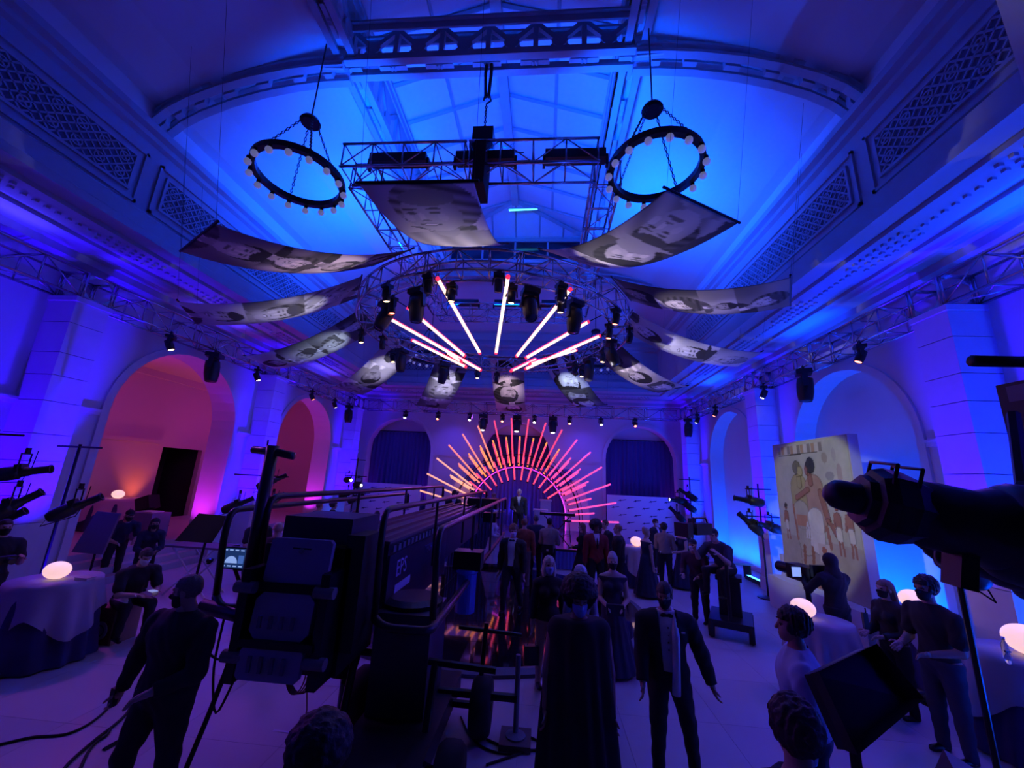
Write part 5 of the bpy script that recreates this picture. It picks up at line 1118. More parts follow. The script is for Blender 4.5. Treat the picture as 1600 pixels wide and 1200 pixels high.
# ------------------------------------------------------------------ people: smooth distance fields meshed as one skin
def nets(D, org, res):
    s = D < 0; n0, n1, n2 = D.shape; c = np.zeros((n0-1, n1-1, n2-1), np.int8)
    OFF = [(i, j, k) for i in (0, 1) for j in (0, 1) for k in (0, 1)]
    for i, j, k in OFF: c += s[i:n0-1+i, j:n1-1+j, k:n2-1+k]
    A = np.argwhere((c > 0) & (c < 8))
    if not len(A): return np.zeros((0, 3)), np.zeros((0, 4), int)
    vals = np.stack([D[A[:, 0]+i, A[:, 1]+j, A[:, 2]+k] for i, j, k in OFF], 1); O = np.array(OFF, float)
    acc = np.zeros((len(A), 3)); cnt = np.zeros(len(A))
    for a in range(8):
        for b in range(a+1, 8):
            if abs(O[a]-O[b]).sum() != 1: continue
            va, vb = vals[:, a], vals[:, b]; m_ = (va < 0) != (vb < 0)
            t = np.where(m_, va/np.where(va == vb, 1, va-vb), 0); acc += np.where(m_[:, None], O[a]+(O[b]-O[a])*t[:, None], 0); cnt += m_
    V = org+(A+acc/cnt[:, None])*res
    idx = -np.ones(c.shape, int); idx[tuple(A.T)] = np.arange(len(A)); Q = []
    for ax in range(3):
        u, w = (ax+1) % 3, (ax+2) % 3; sl0 = [slice(None)]*3; sl1 = [slice(None)]*3; sl0[ax] = slice(0, -1); sl1[ax] = slice(1, None)
        e = np.argwhere(s[tuple(sl0)] != s[tuple(sl1)]); ok = (e[:, u] > 0) & (e[:, w] > 0) & (e[:, u] < D.shape[u]-1) & (e[:, w] < D.shape[w]-1); e = e[ok]
        def g(du, dw): q = e.copy(); q[:, u] -= du; q[:, w] -= dw; return idx[tuple(q.T)]
        q = np.stack([g(1, 1), g(0, 1), g(0, 0), g(1, 0)], 1); fl_ = s[tuple(e.T)]; q[~fl_] = q[~fl_][:, ::-1]; Q.append(q)
    return V, np.concatenate(Q)
def field(prims, res, inflate=0.0, cuts=(), noise=None):
    lo = np.array([9.]*3); hi = -lo
    for p in prims:
        if p[0] == 'c': a, b, r = np.array(p[1]), np.array(p[2]), max(p[3], p[4]); lo = np.minimum(lo, np.minimum(a, b)-r); hi = np.maximum(hi, np.maximum(a, b)+r)
        else: r = max(p[2]); lo = np.minimum(lo, np.array(p[1])-r); hi = np.maximum(hi, np.array(p[1])+r)
    lo -= inflate+2.5*res; hi += inflate+2.5*res
    n = np.ceil((hi-lo)/res).astype(int)+1; ax = [lo[i]+np.arange(n[i])*res for i in range(3)]; D = np.full(n, .2)
    for p in prims:
        k = p[-1]
        if p[0] == 'c': a, b = np.array(p[1], float), np.array(p[2], float); r = max(p[3], p[4]); l, h = np.minimum(a, b)-r, np.maximum(a, b)+r
        else: l, h = np.array(p[1])-max(p[2]), np.array(p[1])+max(p[2])
        mg = inflate+k+3*res; i0 = np.maximum(((l-mg-lo)/res).astype(int), 0); i1 = np.minimum(((h+mg-lo)/res).astype(int)+2, n)
        sl = tuple(slice(i0[i], i1[i]) for i in range(3)); X, Y, Z = ax[0][sl[0]][:, None, None], ax[1][sl[1]][None, :, None], ax[2][sl[2]][None, None, :]
        if p[0] == 'c':
            d = b-a; dd = max(d@d, 1e-9); t = np.clip(((X-a[0])*d[0]+(Y-a[1])*d[1]+(Z-a[2])*d[2])/dd, 0, 1)
            q = np.sqrt((X-a[0]-t*d[0])**2+(Y-a[1]-t*d[1])**2+(Z-a[2]-t*d[2])**2)-(p[3]+(p[4]-p[3])*t)
        else:
            x, y, z = X-p[1][0], Y-p[1][1], Z-p[1][2]; R = p[3]
            if R is not None: x, y, z = R[0][0]*x+R[1][0]*y+R[2][0]*z, R[0][1]*x+R[1][1]*y+R[2][1]*z, R[0][2]*x+R[1][2]*y+R[2][2]*z
            r = p[2]; k0 = np.sqrt((x/r[0])**2+(y/r[1])**2+(z/r[2])**2); k1 = np.sqrt((x/r[0]**2)**2+(y/r[1]**2)**2+(z/r[2]**2)**2)+1e-6; q = k0*(k0-1)/k1
        o = D[sl]; h_ = np.clip(.5+.5*(q-o)/k, 0, 1); D[sl] = q*(1-h_)+o*h_-k*h_*(1-h_)
    D -= inflate; X, Y, Z = ax[0][:, None, None], ax[1][None, :, None], ax[2][None, None, :]
    if noise: D = D+noise(X, Y, Z)
    for f in cuts: D = np.maximum(D, f(X, Y, Z))
    return nets(D, lo, res)
def np_mesh(name, parts, mats, fmat=None):
    vs, fs, n = [], [], 0
    for V, Q in parts: vs.append(V); fs.append(Q+n); n += len(V)
    V = np.concatenate(vs); Q = np.concatenate(fs); me = bpy.data.meshes.new(name)
    me.vertices.add(len(V)); me.vertices.foreach_set('co', V.astype(np.float32).ravel()); me.loops.add(len(Q)*4); me.loops.foreach_set('vertex_index', Q.astype(np.int32).ravel())
    me.polygons.add(len(Q)); me.polygons.foreach_set('loop_start', np.arange(0, len(Q)*4, 4, dtype=np.int32)); me.polygons.foreach_set('loop_total', np.full(len(Q), 4, dtype=np.int32))
    for q in (mats if isinstance(mats, list) else [mats]): me.materials.append(q)
    if fmat is not None: me.polygons.foreach_set('material_index', fmat(V[Q].mean(1)).astype(np.int32))
    me.polygons.foreach_set('use_smooth', np.ones(len(Q), bool)); me.update(); me.validate(); return me
SKIN = {k: mat('skin_'+k, c, .5) for k, c in dict(pale=(.5, .32, .25), mid=(.36, .21, .15), dark=(.11, .06, .045)).items()}
EYE = mat('eye_dark', (.015, .012, .012), .2); LIP = mat('lip', (.25, .08, .07), .4)
def fab(name, c, r=.8): return mat('cloth_'+name, c, r, noise=.12, nscale=18)
BLK, NVY, GRYF, WHT = fab('black', (.012, .012, .016)), fab('navy', (.02, .022, .06)), fab('grey', (.25, .24, .27)), fab('white', (.68, .68, .72))
def curl(X, Y, Z):
    n = np.random.RandomState(3).rand(X.shape[0], Y.shape[1], Z.shape[2])-.5
    for ax_ in range(3): n = (np.roll(n, 1, ax_)+2*n+np.roll(n, -1, ax_))/4
    return n*.055
def V3(*a): return np.array(a, float)
def nrm(v): v = np.array(v, float); return v/np.linalg.norm(v)
ARM = dict(down=((.14, 0, -1), (.05, -.12, -1)), fwd=((.12, -.3, -1), (.05, -.55, -1)), back=((.14, .3, -1), (.1, .12, -1)), front=((.12, -.12, -1), (-.42, -1, -.2)), hold=((.14, -.35, -1), (-.3, -1, .45)), phone=((.1, -.4, -.9), (-.45, -.9, .05)), pocket=((.25, .1, -1), (-.12, -.25, -1)), away=((.4, -.05, -1), (.3, -.1, -1)), cam=((.25, -.5, -.6), (-.35, -.9, .75)), lap=((.12, -.35, -1), (-.15, -1, -.35)))
LEG = dict(stand=((.05, 0, -1), (.02, .02, -1)), step=((.08, -.32, -1), (.03, .05, -1)), trail=((.08, .22, -1), (.04, .45, -1)), wide=((.2, -.05, -1), (.12, .02, -1)), sit=((.16, -1, -.06), (.05, .08, -1)))
def person(loc, yaw, H, label, top='suit', skin='pale', hair='short', haircol=(.03, .02, .015), tcol=None, bcol=None, shirt=None, tie=None, mask=None, arms=('down', 'down'), legs=('stand', 'stand'), lean=(0, 0), head=(0, 0), girl=False, res=.018, hip=None, fat=1.0, hem=None, group='guests', z0=0.0, extra=None, cat='person', sleeves='long', shoes=True):
    s = H/1.75; w = (.9 if girl else 1.0)*fat
    hz = (.525*H if hip is None else hip); hp = V3(0, 0, hz); top_ = .285*H
    sh = hp+V3(lean[0], lean[1], sqrt(max(top_**2-lean[0]**2-lean[1]**2, .01))); ax = nrm(sh-hp); nk = sh+ax*.025*H
    hd = nk+ax*.05*H*.8+V3(lean[0]*.1, lean[1]*.12-.015*s, .05*H)
    ch = hp+(sh-hp)*.72; wa = hp+(sh-hp)*.33
    sw = .124*H*(.84 if girl else 1)*(.5+.5*fat)
    tor = [('e', hp+V3(0, 0, .01), (.098*H*w, .07*H*w, .075*H), None, .05), ('e', wa, (.082*H*w*(.9 if girl else 1), .062*H*w, .1*H), None, .06), ('e', ch, (.107*H*w, .071*H*w, .1*H), None, .06), ('c', sh+V3(0, 0, -.005), sh+V3(-sw*.88, 0, -.028*H), .038*H, .034*H, .05), ('c', sh+V3(0, 0, -.005), sh+V3(sw*.88, 0, -.028*H), .038*H, .034*H, .05)]
    if girl: tor += [('e', ch+V3(e*.045*H, -.055*H, -.01*H), (.035*H, .035*H, .035*H), None, .03) for e in (-1, 1)]
    neck = [('c', sh+ax*-.01, hd+V3(0, .012, -.045)*s, .034*H if not girl else .028*H, .03*H if not girl else .026*H, .03)]
    armp, wr, fd = [], [], []
    for e, nm_ in zip((-1, 1), arms):
        u, f_ = ARM[nm_]; u = nrm((u[0]*e, u[1], u[2])); f_ = nrm((f_[0]*e, f_[1], f_[2])); a = sh+V3(e*sw, 0, -.034*H); b = a+u*.17*H; c_ = b+f_*.148*H
        armp.append((('c', a, b, .031*H*w, .026*H*w, .025), ('c', b, c_, .026*H*w, .018*H, .02))); wr.append(c_); fd.append(f_)
    legp, ank, sd_ = [], [], []
    for e, nm_ in zip((-1, 1), legs):
        t_, q = LEG[nm_]; t_ = nrm((t_[0]*e, t_[1], t_[2])); q = nrm((q[0]*e, q[1], q[2])); a = hp+V3(e*.052*H, 0, -.02); k_ = a+t_*.245*H; c_ = k_+q*.235*H
        legp.append((('c', a, k_, .055*H*w, .036*H, .04), ('c', k_, c_, .036*H, .023*H, .02))); ank.append(c_)
    dz = min(c_[2] for c_ in ank)-.04*s if hip is None else 0
    foot = [('c', c_+V3(0, .03*s, -.012), c_+V3(0, -.14*s, -.022*s), .026*s+.006, .024*s+.003, .02) for c_ in ank]
    skm = SKIN[skin]
    # head
    py, pp = head; Rh = (Matrix.Rotation(py, 3, 'Z')@Matrix.Rotation(pp, 3, 'X')); Rn = np.array(Rh)
    def hl(x, y, z): return hd+Rn@(V3(x, y, z)*s)
    def he(c, r, k=.02): return ('e', hl(*c), tuple(q*s for q in r), Rn, k)
    hprims = [he((0, .012, .025), (.074, .093, .09)), he((0, -.03, -.04), (.058, .066, .075), .03), he((0, -.068, -.088), (.028, .026, .026), .03), ('c', hl(-.034, -.083, .03), hl(.034, -.083, .03), .012*s, .012*s, .02), ('c', hl(0, -.094, .012), hl(0, -.112, -.026), .009*s, .014*s, .012), he((-.075, .008, -.008), (.011, .022, .034), .01), he((.075, .008, -.008), (.011, .022, .034), .01), ('c', hl(-.018, -.093, -.062), hl(.018, -.093, -.062), .008*s, .008*s, .01), ('c', hl(0, .01, -.06), hl(0, .03, -.14), .046*s, .05*s, .03)]
    hres = min(.011, res*.7)
    HV = field(hprims, hres*s)
    body = [field(tor+neck+[q for p in armp for q in p]+[q for p in legp for q in p]+foot, max(res, .016))]
    for c_, f_, e in zip(wr, fd, (-1, 1)):
        pn = nrm(np.cross(f_, V3(0, -1, .2)))*e*-1; pn = nrm(pn-f_*(pn@f_)); si = np.cross(f_, pn)
        if si[1] > 0: si = -si
        hp_ = [('c', c_-f_*.03*s, c_+f_*.03*s, .024*s, .026*s, .02), ('c', c_+f_*.035*s-si*.016*s, c_+f_*.085*s-si*.02*s, .019*s, .015*s, .015), ('c', c_+f_*.035*s+si*.016*s, c_+f_*.085*s+si*.02*s, .019*s, .015*s, .015)]
        for i, L in enumerate((.062, .075, .07, .054)):
            o_ = c_+f_*.09*s+si*(.03-.02*i)*s; k_ = o_+nrm(f_+pn*.25)*L*.5*s; hp_ += [('c', o_, k_, .0095*s, .009*s, .005), ('c', k_, k_+nrm(f_+pn*.9)*L*.55*s, .009*s, .0075*s, .005)]
        o_ = c_+f_*.03*s+si*.028*s; k_ = o_+nrm(f_*.7+si*.8+pn*.3)*.045*s; hp_ += [('c', o_, k_, .012*s, .0105*s, .01), ('c', k_, k_+nrm(f_+si*.2+pn*.5)*.035*s, .0105*s, .008*s, .006)]
        body.append(field(hp_, .0075 if res < .02 else .011))
    Ri = Rn.T
    def fm(C):
        L = (C-hd)@Rn/s; m_ = np.zeros(len(C)); m_[((abs(abs(L[:, 0])-.031)/.015)**2+((L[:, 2]-.008)/.008)**2 < 1) & (L[:, 1] < -.06)] = 1; m_[((L[:, 0]/.024)**2+((L[:, 2]+.062)/.008)**2 < 1) & (L[:, 1] < -.07)] = 2; return m_
    g = thing('person', label, cat, (loc[0], loc[1], z0-dz), yaw, group=group)
    link(np_mesh('body', body+[HV], [skm, EYE, LIP], fm), 'body', g)
    def put(nm_, prims, mt, inf=.014, cuts=(), r=None, noise=None):
        V, Q = field(prims, r or res, inf, cuts, noise)
        if len(Q): return link(np_mesh(nm_, [(V, Q)], mt), nm_, g)
    wr_n = lambda X, Y, Z: .0035*np.sin(38*Z+9*X+6*np.sin(11*X+5*Y))+.002*np.sin(60*X+21*Z)
    arms_l = [q for p in armp for q in p]; arms_u = [p[0] for p in armp]
    sleeve = arms_l if sleeves == 'long' else [('c', p[0][1], p[0][1]+(p[0][2]-p[0][1])*.7, p[0][3]*1.12, p[0][3]*1.12, .02) for p in armp] if sleeves == 'short' else []
    cuffs = []
    if sleeves == 'long':
        for c_, f_ in zip(wr, fd):
            def cf(X, Y, Z, c_=c_, f_=f_): return np.where((X-c_[0])**2+(Y-c_[1])**2+(Z-c_[2])**2 < .0144, (X-c_[0])*f_[0]+(Y-c_[1])*f_[1]+(Z-c_[2])*f_[2]+.005, -1)
            cuffs.append(cf)
    collar = lambda X, Y, Z: (X-nk[0])*ax[0]+(Y-nk[1])*ax[1]+(Z-nk[2])*ax[2]-.012*s
    zw = hz+.02
    hipcut = lambda X, Y, Z, z_=None: (zw-.06*H if z_ is None else z_)-Z
    trous = [('e', hp, (.1*H*w, .072*H*w, .075*H), None, .05)]+[q for p in legp for q in p]
    ankcut = []
    for c_ in ank:
        ankcut.append(lambda X, Y, Z, c_=c_: np.where((X-c_[0])**2+(Y-c_[1])**2+(Z-c_[2])**2 < .03, c_[2]-.012-Z, -1))
    tc = tcol or BLK; bc = bcol or BLK
    if top in ('suit', 'open'):
        put('shirt', tor+neck, shirt or WHT, .008, (collar, lambda X, Y, Z: (hz-.02)-Z))
        wv, zv = (.062 if top == 'suit' else .085)*s, (hz+.13*H if top == 'suit' else hz-.12*H)
        def vcut(X, Y, Z):
            cx_ = hp[0]+(sh[0]-hp[0])*np.clip((Z-hz)/(sh[2]-hz), 0, 1.2); cy_ = hp[1]+(sh[1]-hp[1])*np.clip((Z-hz)/(sh[2]-hz), 0, 1.2)
            half = wv*np.clip((Z-zv)/(sh[2]-zv), 0, 1.1)**(.8 if top == 'suit' else .35); return np.where((Y-cy_ < .02) & (Z > zv), half-np.abs(X-cx_), -1)
        put('jacket', tor+sleeve, tc, .026, [collar, vcut, lambda X, Y, Z: (hz-.085*H)-Z]+cuffs, None, wr_n)
        if tie:
            p0 = ch+V3(0, -.069*H*w-.03, .09*H); yo = lambda p: p
            if tie[1] == 'bow': put('bow_tie', [('e', nk+V3(e*.032, -.085*s, -.03), (.036, .016, .026), None, .012) for e in (-1, 1)]+[('e', nk+V3(0, -.088*s, -.03), (.014, .014, .014), None, .012)], tie[0], .0, (), .007)
            else: put('neck_tie', [('c', nk+V3(0, -.062*s, -.03), ch+V3(0, -.069*H*w-.012, .02*H), .016, .022, .01), ('c', ch+V3(0, -.069*H*w-.012, .02*H), wa+V3(0, -.062*H*w-.012, .05*H), .022, .03, .01)], tie[0], .0, (), .01)
        put('trousers', trous, bc, .016, [lambda X, Y, Z: Z-zw]+ankcut, None, wr_n)
    elif top in ('sweater', 'tshirt'):
        put('shirt' if top == 'tshirt' else 'sweater', tor+sleeve, tc, .017, [collar, lambda X, Y, Z: (hz-.05*H)-Z]+cuffs, None, wr_n)
        put('trousers', trous, bc, .014, [lambda X, Y, Z: Z-zw]+ankcut, None, wr_n)
    elif top == 'dress':
        hm = .25*H if hem is None else hem; hb = max(hm+dz, dz+.03)
        sk = [('c', hp+V3(0, 0, -.02), V3(0, 0, hb), .1*H*w, (.13 if hm > .3 else .2)*H, .08)]
        if sleeves == 'none': nc = lambda X, Y, Z: Z-(sh[2]-.02)
        else: nc = collar
        put('dress', tor+sk+sleeve, tc, .012, [nc, lambda X, Y, Z: hb-Z]+cuffs, None, lambda X, Y, Z: .012*np.clip((hz-Z)*2, 0, 1)*np.sin(14*np.arctan2(Y, X)+3*Z)+.002*np.sin(50*Z))
    elif top == 'cloak':
        hb = (.06 if hem is None else hem)+dz
        put('cloak', tor+[('c', sh+V3(0, 0, -.06), V3(0, .02, hb), .1*H, .16*H, .08), ('c', sh+V3(-.1*H, 0, -.03), V3(-.13*H, 0, hb), .045*H, .075*H, .08), ('c', sh+V3(.1*H, 0, -.03), V3(.13*H, 0, hb), .045*H, .075*H, .08)], tc, .0, [lambda X, Y, Z: Z-(nk[2]+.01), lambda X, Y, Z: hb+.02*np.sin(40*np.arctan2(Y, X))-Z], None, lambda X, Y, Z: .014*np.clip((sh[2]-Z)*1.5, 0, 1)*np.sin(11*np.arctan2(Y, X)+2*Z))
    for ft in foot if shoes else (): put('shoe', [ft], fab('shoe', (.01, .01, .01), .3), .008, (), min(res, .016))
    # hair
    hc = mat('hair_%.2f_%.2f_%.2f' % haircol, haircol, .55, noise=.35, nscale=60, bump=.4); hr = max(.009, res*.6)
    def hloc(X, Y, Z): x, y, z = X-hd[0], Y-hd[1], Z-hd[2]; return [(Rn[0][i]*x+Rn[1][i]*y+Rn[2][i]*z)/s for i in range(3)]
    def face(X, Y, Z, fz=.045, ny=-.055):
        x, y, z = hloc(X, Y, Z); return np.minimum(np.minimum(fz+.3*np.abs(x)*0-z, -.045-y+.35*np.maximum(z, 0)), 1)*s
    def nape(X, Y, Z, d=-.075): x, y, z = hloc(X, Y, Z); return (d-z)*s
    hn = lambda X, Y, Z: curl(X, Y, Z)*.35+.003*np.sin(90*X+25*Z+6*np.sin(20*Y))
    if hair == 'short': put('hair', [he((0, .014, .03), (.083, .103, .1))], hc, .0, (face, nape), hr, hn)
    elif hair == 'thick': put('hair', [he((0, .016, .04), (.1, .12, .115))], hc, .0, (face, nape), hr, lambda X, Y, Z: curl(X, Y, Z)*.8+.006*np.sin(50*X+20*Z+8*np.sin(30*Y)))
    elif hair in ('afro', 'curly'):
        R_ = .16 if hair == 'afro' else .135
        put('hair', [he((0, .03, .055), (R_, R_, R_*.95))], hc, .0, (lambda X, Y, Z: face(X, Y, Z, .05), lambda X, Y, Z: nape(X, Y, Z, -.09)), hr, curl)
    elif hair == 'long': put('hair', [he((0, .016, .03), (.09, .11, .105)), he((0, .07, -.12), (.1, .06, .2), .04)], hc, .0, (face,), hr, hn)
    elif hair == 'bob': put('hair', [he((0, .016, .03), (.09, .108, .105)), he((-.075, .0, -.08), (.035, .06, .11), .03), he((.075, .0, -.08), (.035, .06, .11), .03), he((0, .06, -.08), (.08, .05, .11), .03)], hc, .0, (lambda X, Y, Z: np.minimum(face(X, Y, Z), .062*s-np.abs(hloc(X, Y, Z)[0])*s),), hr, hn)
    elif hair == 'bun': put('hair', [he((0, .016, .03), (.084, .104, .1)), he((0, .07, .1), (.06, .06, .055), .03)], hc, .0, (face, nape), hr, hn)
    elif hair == 'hood': put('hood', [he((0, .005, .02), (.1, .115, .115)), ('c', hl(0, .02, -.05), hl(0, .03, -.2), .08*s, .12*s, .05)], BLK, .0, (), hr)
    elif hair == 'cap':
        put('hair', [he((0, .014, .025), (.081, .1, .095))], hc, .0, (face, nape), hr, hn); put('cap', [he((0, .01, .05), (.088, .106, .085)), he((0, -.12, .055), (.06, .06, .008), .01)], fab('cap', (.02, .02, .03)), .0, (lambda X, Y, Z: (.04-hloc(X, Y, Z)[2])*s,), hr)
    if mask:
        put('face_mask', hprims[:4]+[hprims[4]], mask, .009, (lambda X, Y, Z: (hloc(X, Y, Z)[2]+.004+.25*np.abs(hloc(X, Y, Z)[0]))*s, lambda X, Y, Z: (hloc(X, Y, Z)[1]+.02)*s, lambda X, Y, Z: (-.118-hloc(X, Y, Z)[2])*s), hres*s)
        [MB().tube(hl(e*.052, -.05, -.03), hl(e*.084, .01, .0), .003*s, 5).build('mask_loop', mask, g) for e in (-1, 1)]
    if extra: extra(g, dict(hp=hp, sh=sh, ch=ch, wa=wa, nk=nk, hd=hd, wr=wr, fd=fd, s=s, hl=hl, ank=ank))
    return g
R = radians
MBLU, MBLK, MWHT = fab('mask_blue', (.3, .45, .75)), fab('mask_black', (.012, .012, .014)), fab('mask_white', (.6, .65, .75))
def hp_(px, py, H): p = at(px, py, Z=H); return (p.x, p.y)
GREY, BRN, BLD, DRK = (.28, .26, .25), (.1, .05, .03), (.5, .38, .24), (.012, .01, .01)
def badge(g, k):
    p = k['hp']; MB().box(p[0]-.14, p[0]-.08, p[1]-.16, p[1]-.15, p[2]-.08, p[2]+.02).build('badge', mat('badge_blue', (.25, .3, .7), .4), g); c = k['wr'][0]+k['fd'][0]*.09
    MB().box(c[0]-.025, c[0]+.025, c[1]-.04, c[1], c[2]-.03, c[2]+.11).build('radio', BLACK, g)
person(hp_(303, 890, 1.86), R(-10), 1.86, 'man in black sweater walking at the lower left with a radio', 'sweater', 'pale', 'short', (.2, .16, .13), mask=MBLK, arms=('away', 'front'), legs=('step', 'wide'), head=(R(-65), R(8)), fat=1.32, res=.014, extra=badge, group='crew')
def fringe(g, k):
    b = MB()
    for i in range(70):
        a = pi*1.0+pi*i/69; x, y = .36*cos(a), .02+.3*sin(a); b.tube((x, y, .16), (x*1.02, y*1.02, .04), .006, 4)
    b.build('fringe', BLK, g, kind='stuff')
person(hp_(905, 905, 1.9), R(4), 1.9, 'person in long black fringed cape with pale blue face mask', 'cloak', 'mid', 'afro', DRK, mask=MBLU, arms=('down', 'down'), legs=('stand', 'step'), res=.014, head=(0, R(12)), extra=fringe, hem=.14)
def scarf(g, k):
    c, n_, s = k['ch'], k['nk'], k['s']; wt = mat('white_silk', (.7, .7, .76), .4)
    for e in (1,): MB().path([n_+V3(e*.06, .03, .02), n_+V3(e*.075, -.08, -.06), c+V3(e*.07, -.175, -.02), k['hp']+V3(e*.06, -.175, .05), k['hp']+V3(e*.05, -.17, -.17)], [.03, .035, .04, .04, .045], 8).build('scarf', wt, g, True)
    for i in range(4): q = c+V3(0, -.069*1.8-.02, .06-.07*i); MB().sphere(q, .009, 8, 5).build('stud', BLACK, g)
    MB().box(c[0]+.13, c[0]+.17, c[1]-.15, c[1]-.135, c[2]+.02, c[2]+.035).build('pocket_square', wt, g)
person(hp_(1037, 903, 1.8), R(-6), 1.8, 'man in open black tuxedo with white shirt, bow tie and white scarf walking', 'open', 'mid', 'short', (.05, .04, .04), tie=(BLK, 'bow'), mask=MBLK, arms=('fwd', 'away'), legs=('step', 'wide'), head=(R(-18), R(14)), fat=1.12, res=.013, extra=scarf)
def handbag(g, k):
    c = k['wr'][0]+k['fd'][0]*.1; BAG = fab('bag', (.012, .012, .014), .4); MB().box(c[0]-.1, c[0]+.1, c[1]-.05, c[1]+.05, c[2]-.4, c[2]-.16).build('handbag', BAG, g); MB().path([c+V3(-.06, 0, -.17), c+V3(-.03, 0, 0), c+V3(.03, 0, 0), c+V3(.06, 0, -.17)], .008, 5).build('bag_handle', BAG, g)
person(hp_(858, 866, 1.72), R(12), 1.72, 'blonde woman in black knee length dress carrying a handbag', 'dress', 'pale', 'bob', (.62, .55, .45), mask=MBLU, arms=('down', 'down'), legs=('stand', 'step'), girl=True, hem=.85, res=.015, extra=handbag)
person(hp_(907, 880, 1.68), R(20), 1.68, 'white haired woman in pale lace top behind the caped person', 'dress', 'pale', 'bob', (.7, .68, .66), tcol=fab('lace', (.28, .26, .32)), mask=MWHT, arms=('down', 'front'), girl=True, hem=.1, res=.017)
def clutch(g, k): c = (k['wr'][0]+k['wr'][1])/2; MB().box(c[0]-.13, c[0]+.13, c[1]-.12, c[1]-.05, c[2]-.1, c[2]+.05).build('clutch_bag', fab('clutch', (.03, .03, .05), .4), g)
person(hp_(957, 862, 1.72), R(-5), 1.72, 'woman in dark halter gown with black mask holding a clutch', 'dress', 'pale', 'bun', (.4, .36, .33), tcol=fab('gown', (.025, .022, .05)), mask=MBLK, arms=('front', 'front'), girl=True, hem=.05, sleeves='none', res=.016, extra=clutch)
person(hp_(931, 812, 1.88), R(8), 1.86, 'tall man in red velvet jacket with black tie', 'suit', 'dark', 'afro', DRK, tcol=fab('red_velvet', (.2, .012, .016)), tie=(BLK, 'long'), arms=('down', 'down'), res=.018)
person(hp_(803, 823, 1.78), R(-14), 1.78, 'man in dark dinner jacket with white mask walking off the mirror floor', 'open', 'pale', 'thick', (.22, .12, .06), tcol=fab('olive_black', (.03, .026, .02)), bcol=BLK, tie=(NVY, 'bow'), mask=MWHT, arms=('down', 'down'), legs=('step', 'trail'), head=(R(20), R(6)), res=.017, z0=.09)
person(hp_(820, 808, 1.8), R(172), 1.8, 'man in rust patterned shirt seen from behind', 'sweater', 'pale', 'short', (.3, .14, .07), tcol=mat('rust_print', (.33, .07, .03), .7, noise=.6, nscale=14), bcol=fab('khaki', (.15, .11, .1)), arms=('down', 'down'), res=.019)
person(hp_(838, 803, 1.8), R(185), 1.8, 'man in dark blazer seen from behind right of the rust shirt', 'suit', 'pale', 'short', (.12, .11, .1), tcol=NVY, arms=('down', 'pocket'), res=.02)
def pack(g, k): p = k['hp']; MB().box(p[0]-.16, p[0]+.16, p[1]+.1, p[1]+.24, p[2]-.1, p[2]+.12).build('waist_pack', BLACK, g); MB().box(p[0]-.03, p[0]+.03, p[1]+.24, p[1]+.245, p[2]-.05, p[2]).build('pack_label', WB, g)
person(hp_(859, 808, 1.76), R(168), 1.76, 'crew man in beige shirt and cap with waist pack seen from behind', 'sweater', 'mid', 'cap', DRK, tcol=fab('beige', (.3, .25, .22)), bcol=BLK, arms=('front', 'front'), res=.018, extra=pack, group='crew')
p = at(812, 757, Y=16.0); person((p.x, p.y), R(3), 1.84, 'grey haired presenter in dark suit and blue tie standing on stage', 'suit', 'pale', 'short', (.55, .53, .5), tcol=fab('charcoal', (.02, .022, .03)), shirt=fab('pale_shirt', (.6, .65, .75)), tie=(fab('blue_tie', (.05, .12, .4)), 'long'), arms=('front', 'down'), res=.018, z0=.62)
light('presenter_spot', 'SPOT', (p.x+1.5, 13.7, 5.9), 200, (1, .95, .9), (p.x, p.y, 1.7), .05, 12, .4)
p = at(709, 764, Y=14.5); person((p.x, p.y), R(20), 1.75, 'player with dark hair bending over the booth', 'suit', 'pale', 'thick', DRK, arms=('front', 'front'), lean=(0, -.2), head=(0, R(20)), res=.02, z0=.62, group='stage players')
p = at(739, 752, Y=14.6); person((p.x, p.y), R(75), 1.74, 'short haired player in black standing in profile on stage', 'sweater', 'pale', 'short', DRK, arms=('front', 'down'), head=(0, R(10)), res=.02, z0=.62, group='stage players')
p = at(767, 757, Y=14.9); person((p.x, p.y), R(60), 1.7, 'player in white top bent over a lit instrument on stage', 'sweater', 'pale', 'short', (.3, .15, .1), tcol=WHT, arms=('phone', 'phone'), lean=(0, -.12), head=(0, R(15)), res=.02, z0=.62, group='stage players')
person(hp_(772, 800, 1.72), R(80), 1.72, 'woman in pale top half hidden by the crane near the stage', 'dress', 'pale', 'long', BLD, tcol=fab('lilac', (.45, .4, .5)), arms=('front', 'front'), girl=True, hem=.2, res=.02)
person(hp_(910, 816, 1.66), R(-110), 1.66, 'woman with long brown hair in black dress near the stage', 'dress', 'pale', 'long', (.16, .08, .05), arms=('front', 'front'), girl=True, hem=.12, res=.02)
person((1.86, 12.3), R(-60), 1.8, 'man in black suit behind the red jacket', 'suit', 'pale', 'short', (.12, .07, .04), arms=('down', 'down'), res=.021)
person(hp_(966, 817, 1.8), R(-100), 1.8, 'stout man in black suit right of the red jacket', 'suit', 'pale', 'short', (.35, .2, .12), fat=1.15, arms=('front', 'front'), res=.02)
person(hp_(1009, 823, 1.72), R(110), 1.72, 'blonde woman in navy gown beside the rose cocktail table', 'dress', 'pale', 'bun', (.5, .36, .24), tcol=NVY, arms=('down', 'down'), girl=True, hem=.05, sleeves='none', res=.019)
person((3.82, 14.3), R(40), 1.76, 'man in dark suit with white mask in the right hand group', 'suit', 'mid', 'short', DRK, mask=MWHT, arms=('down', 'down'), res=.021)
def tagb(g, k): p = k['hp']; MB().box(p[0]+.06, p[0]+.11, p[1]+.115, p[1]+.125, p[2]-.02, p[2]+.06).build('white_tag', WB, g)
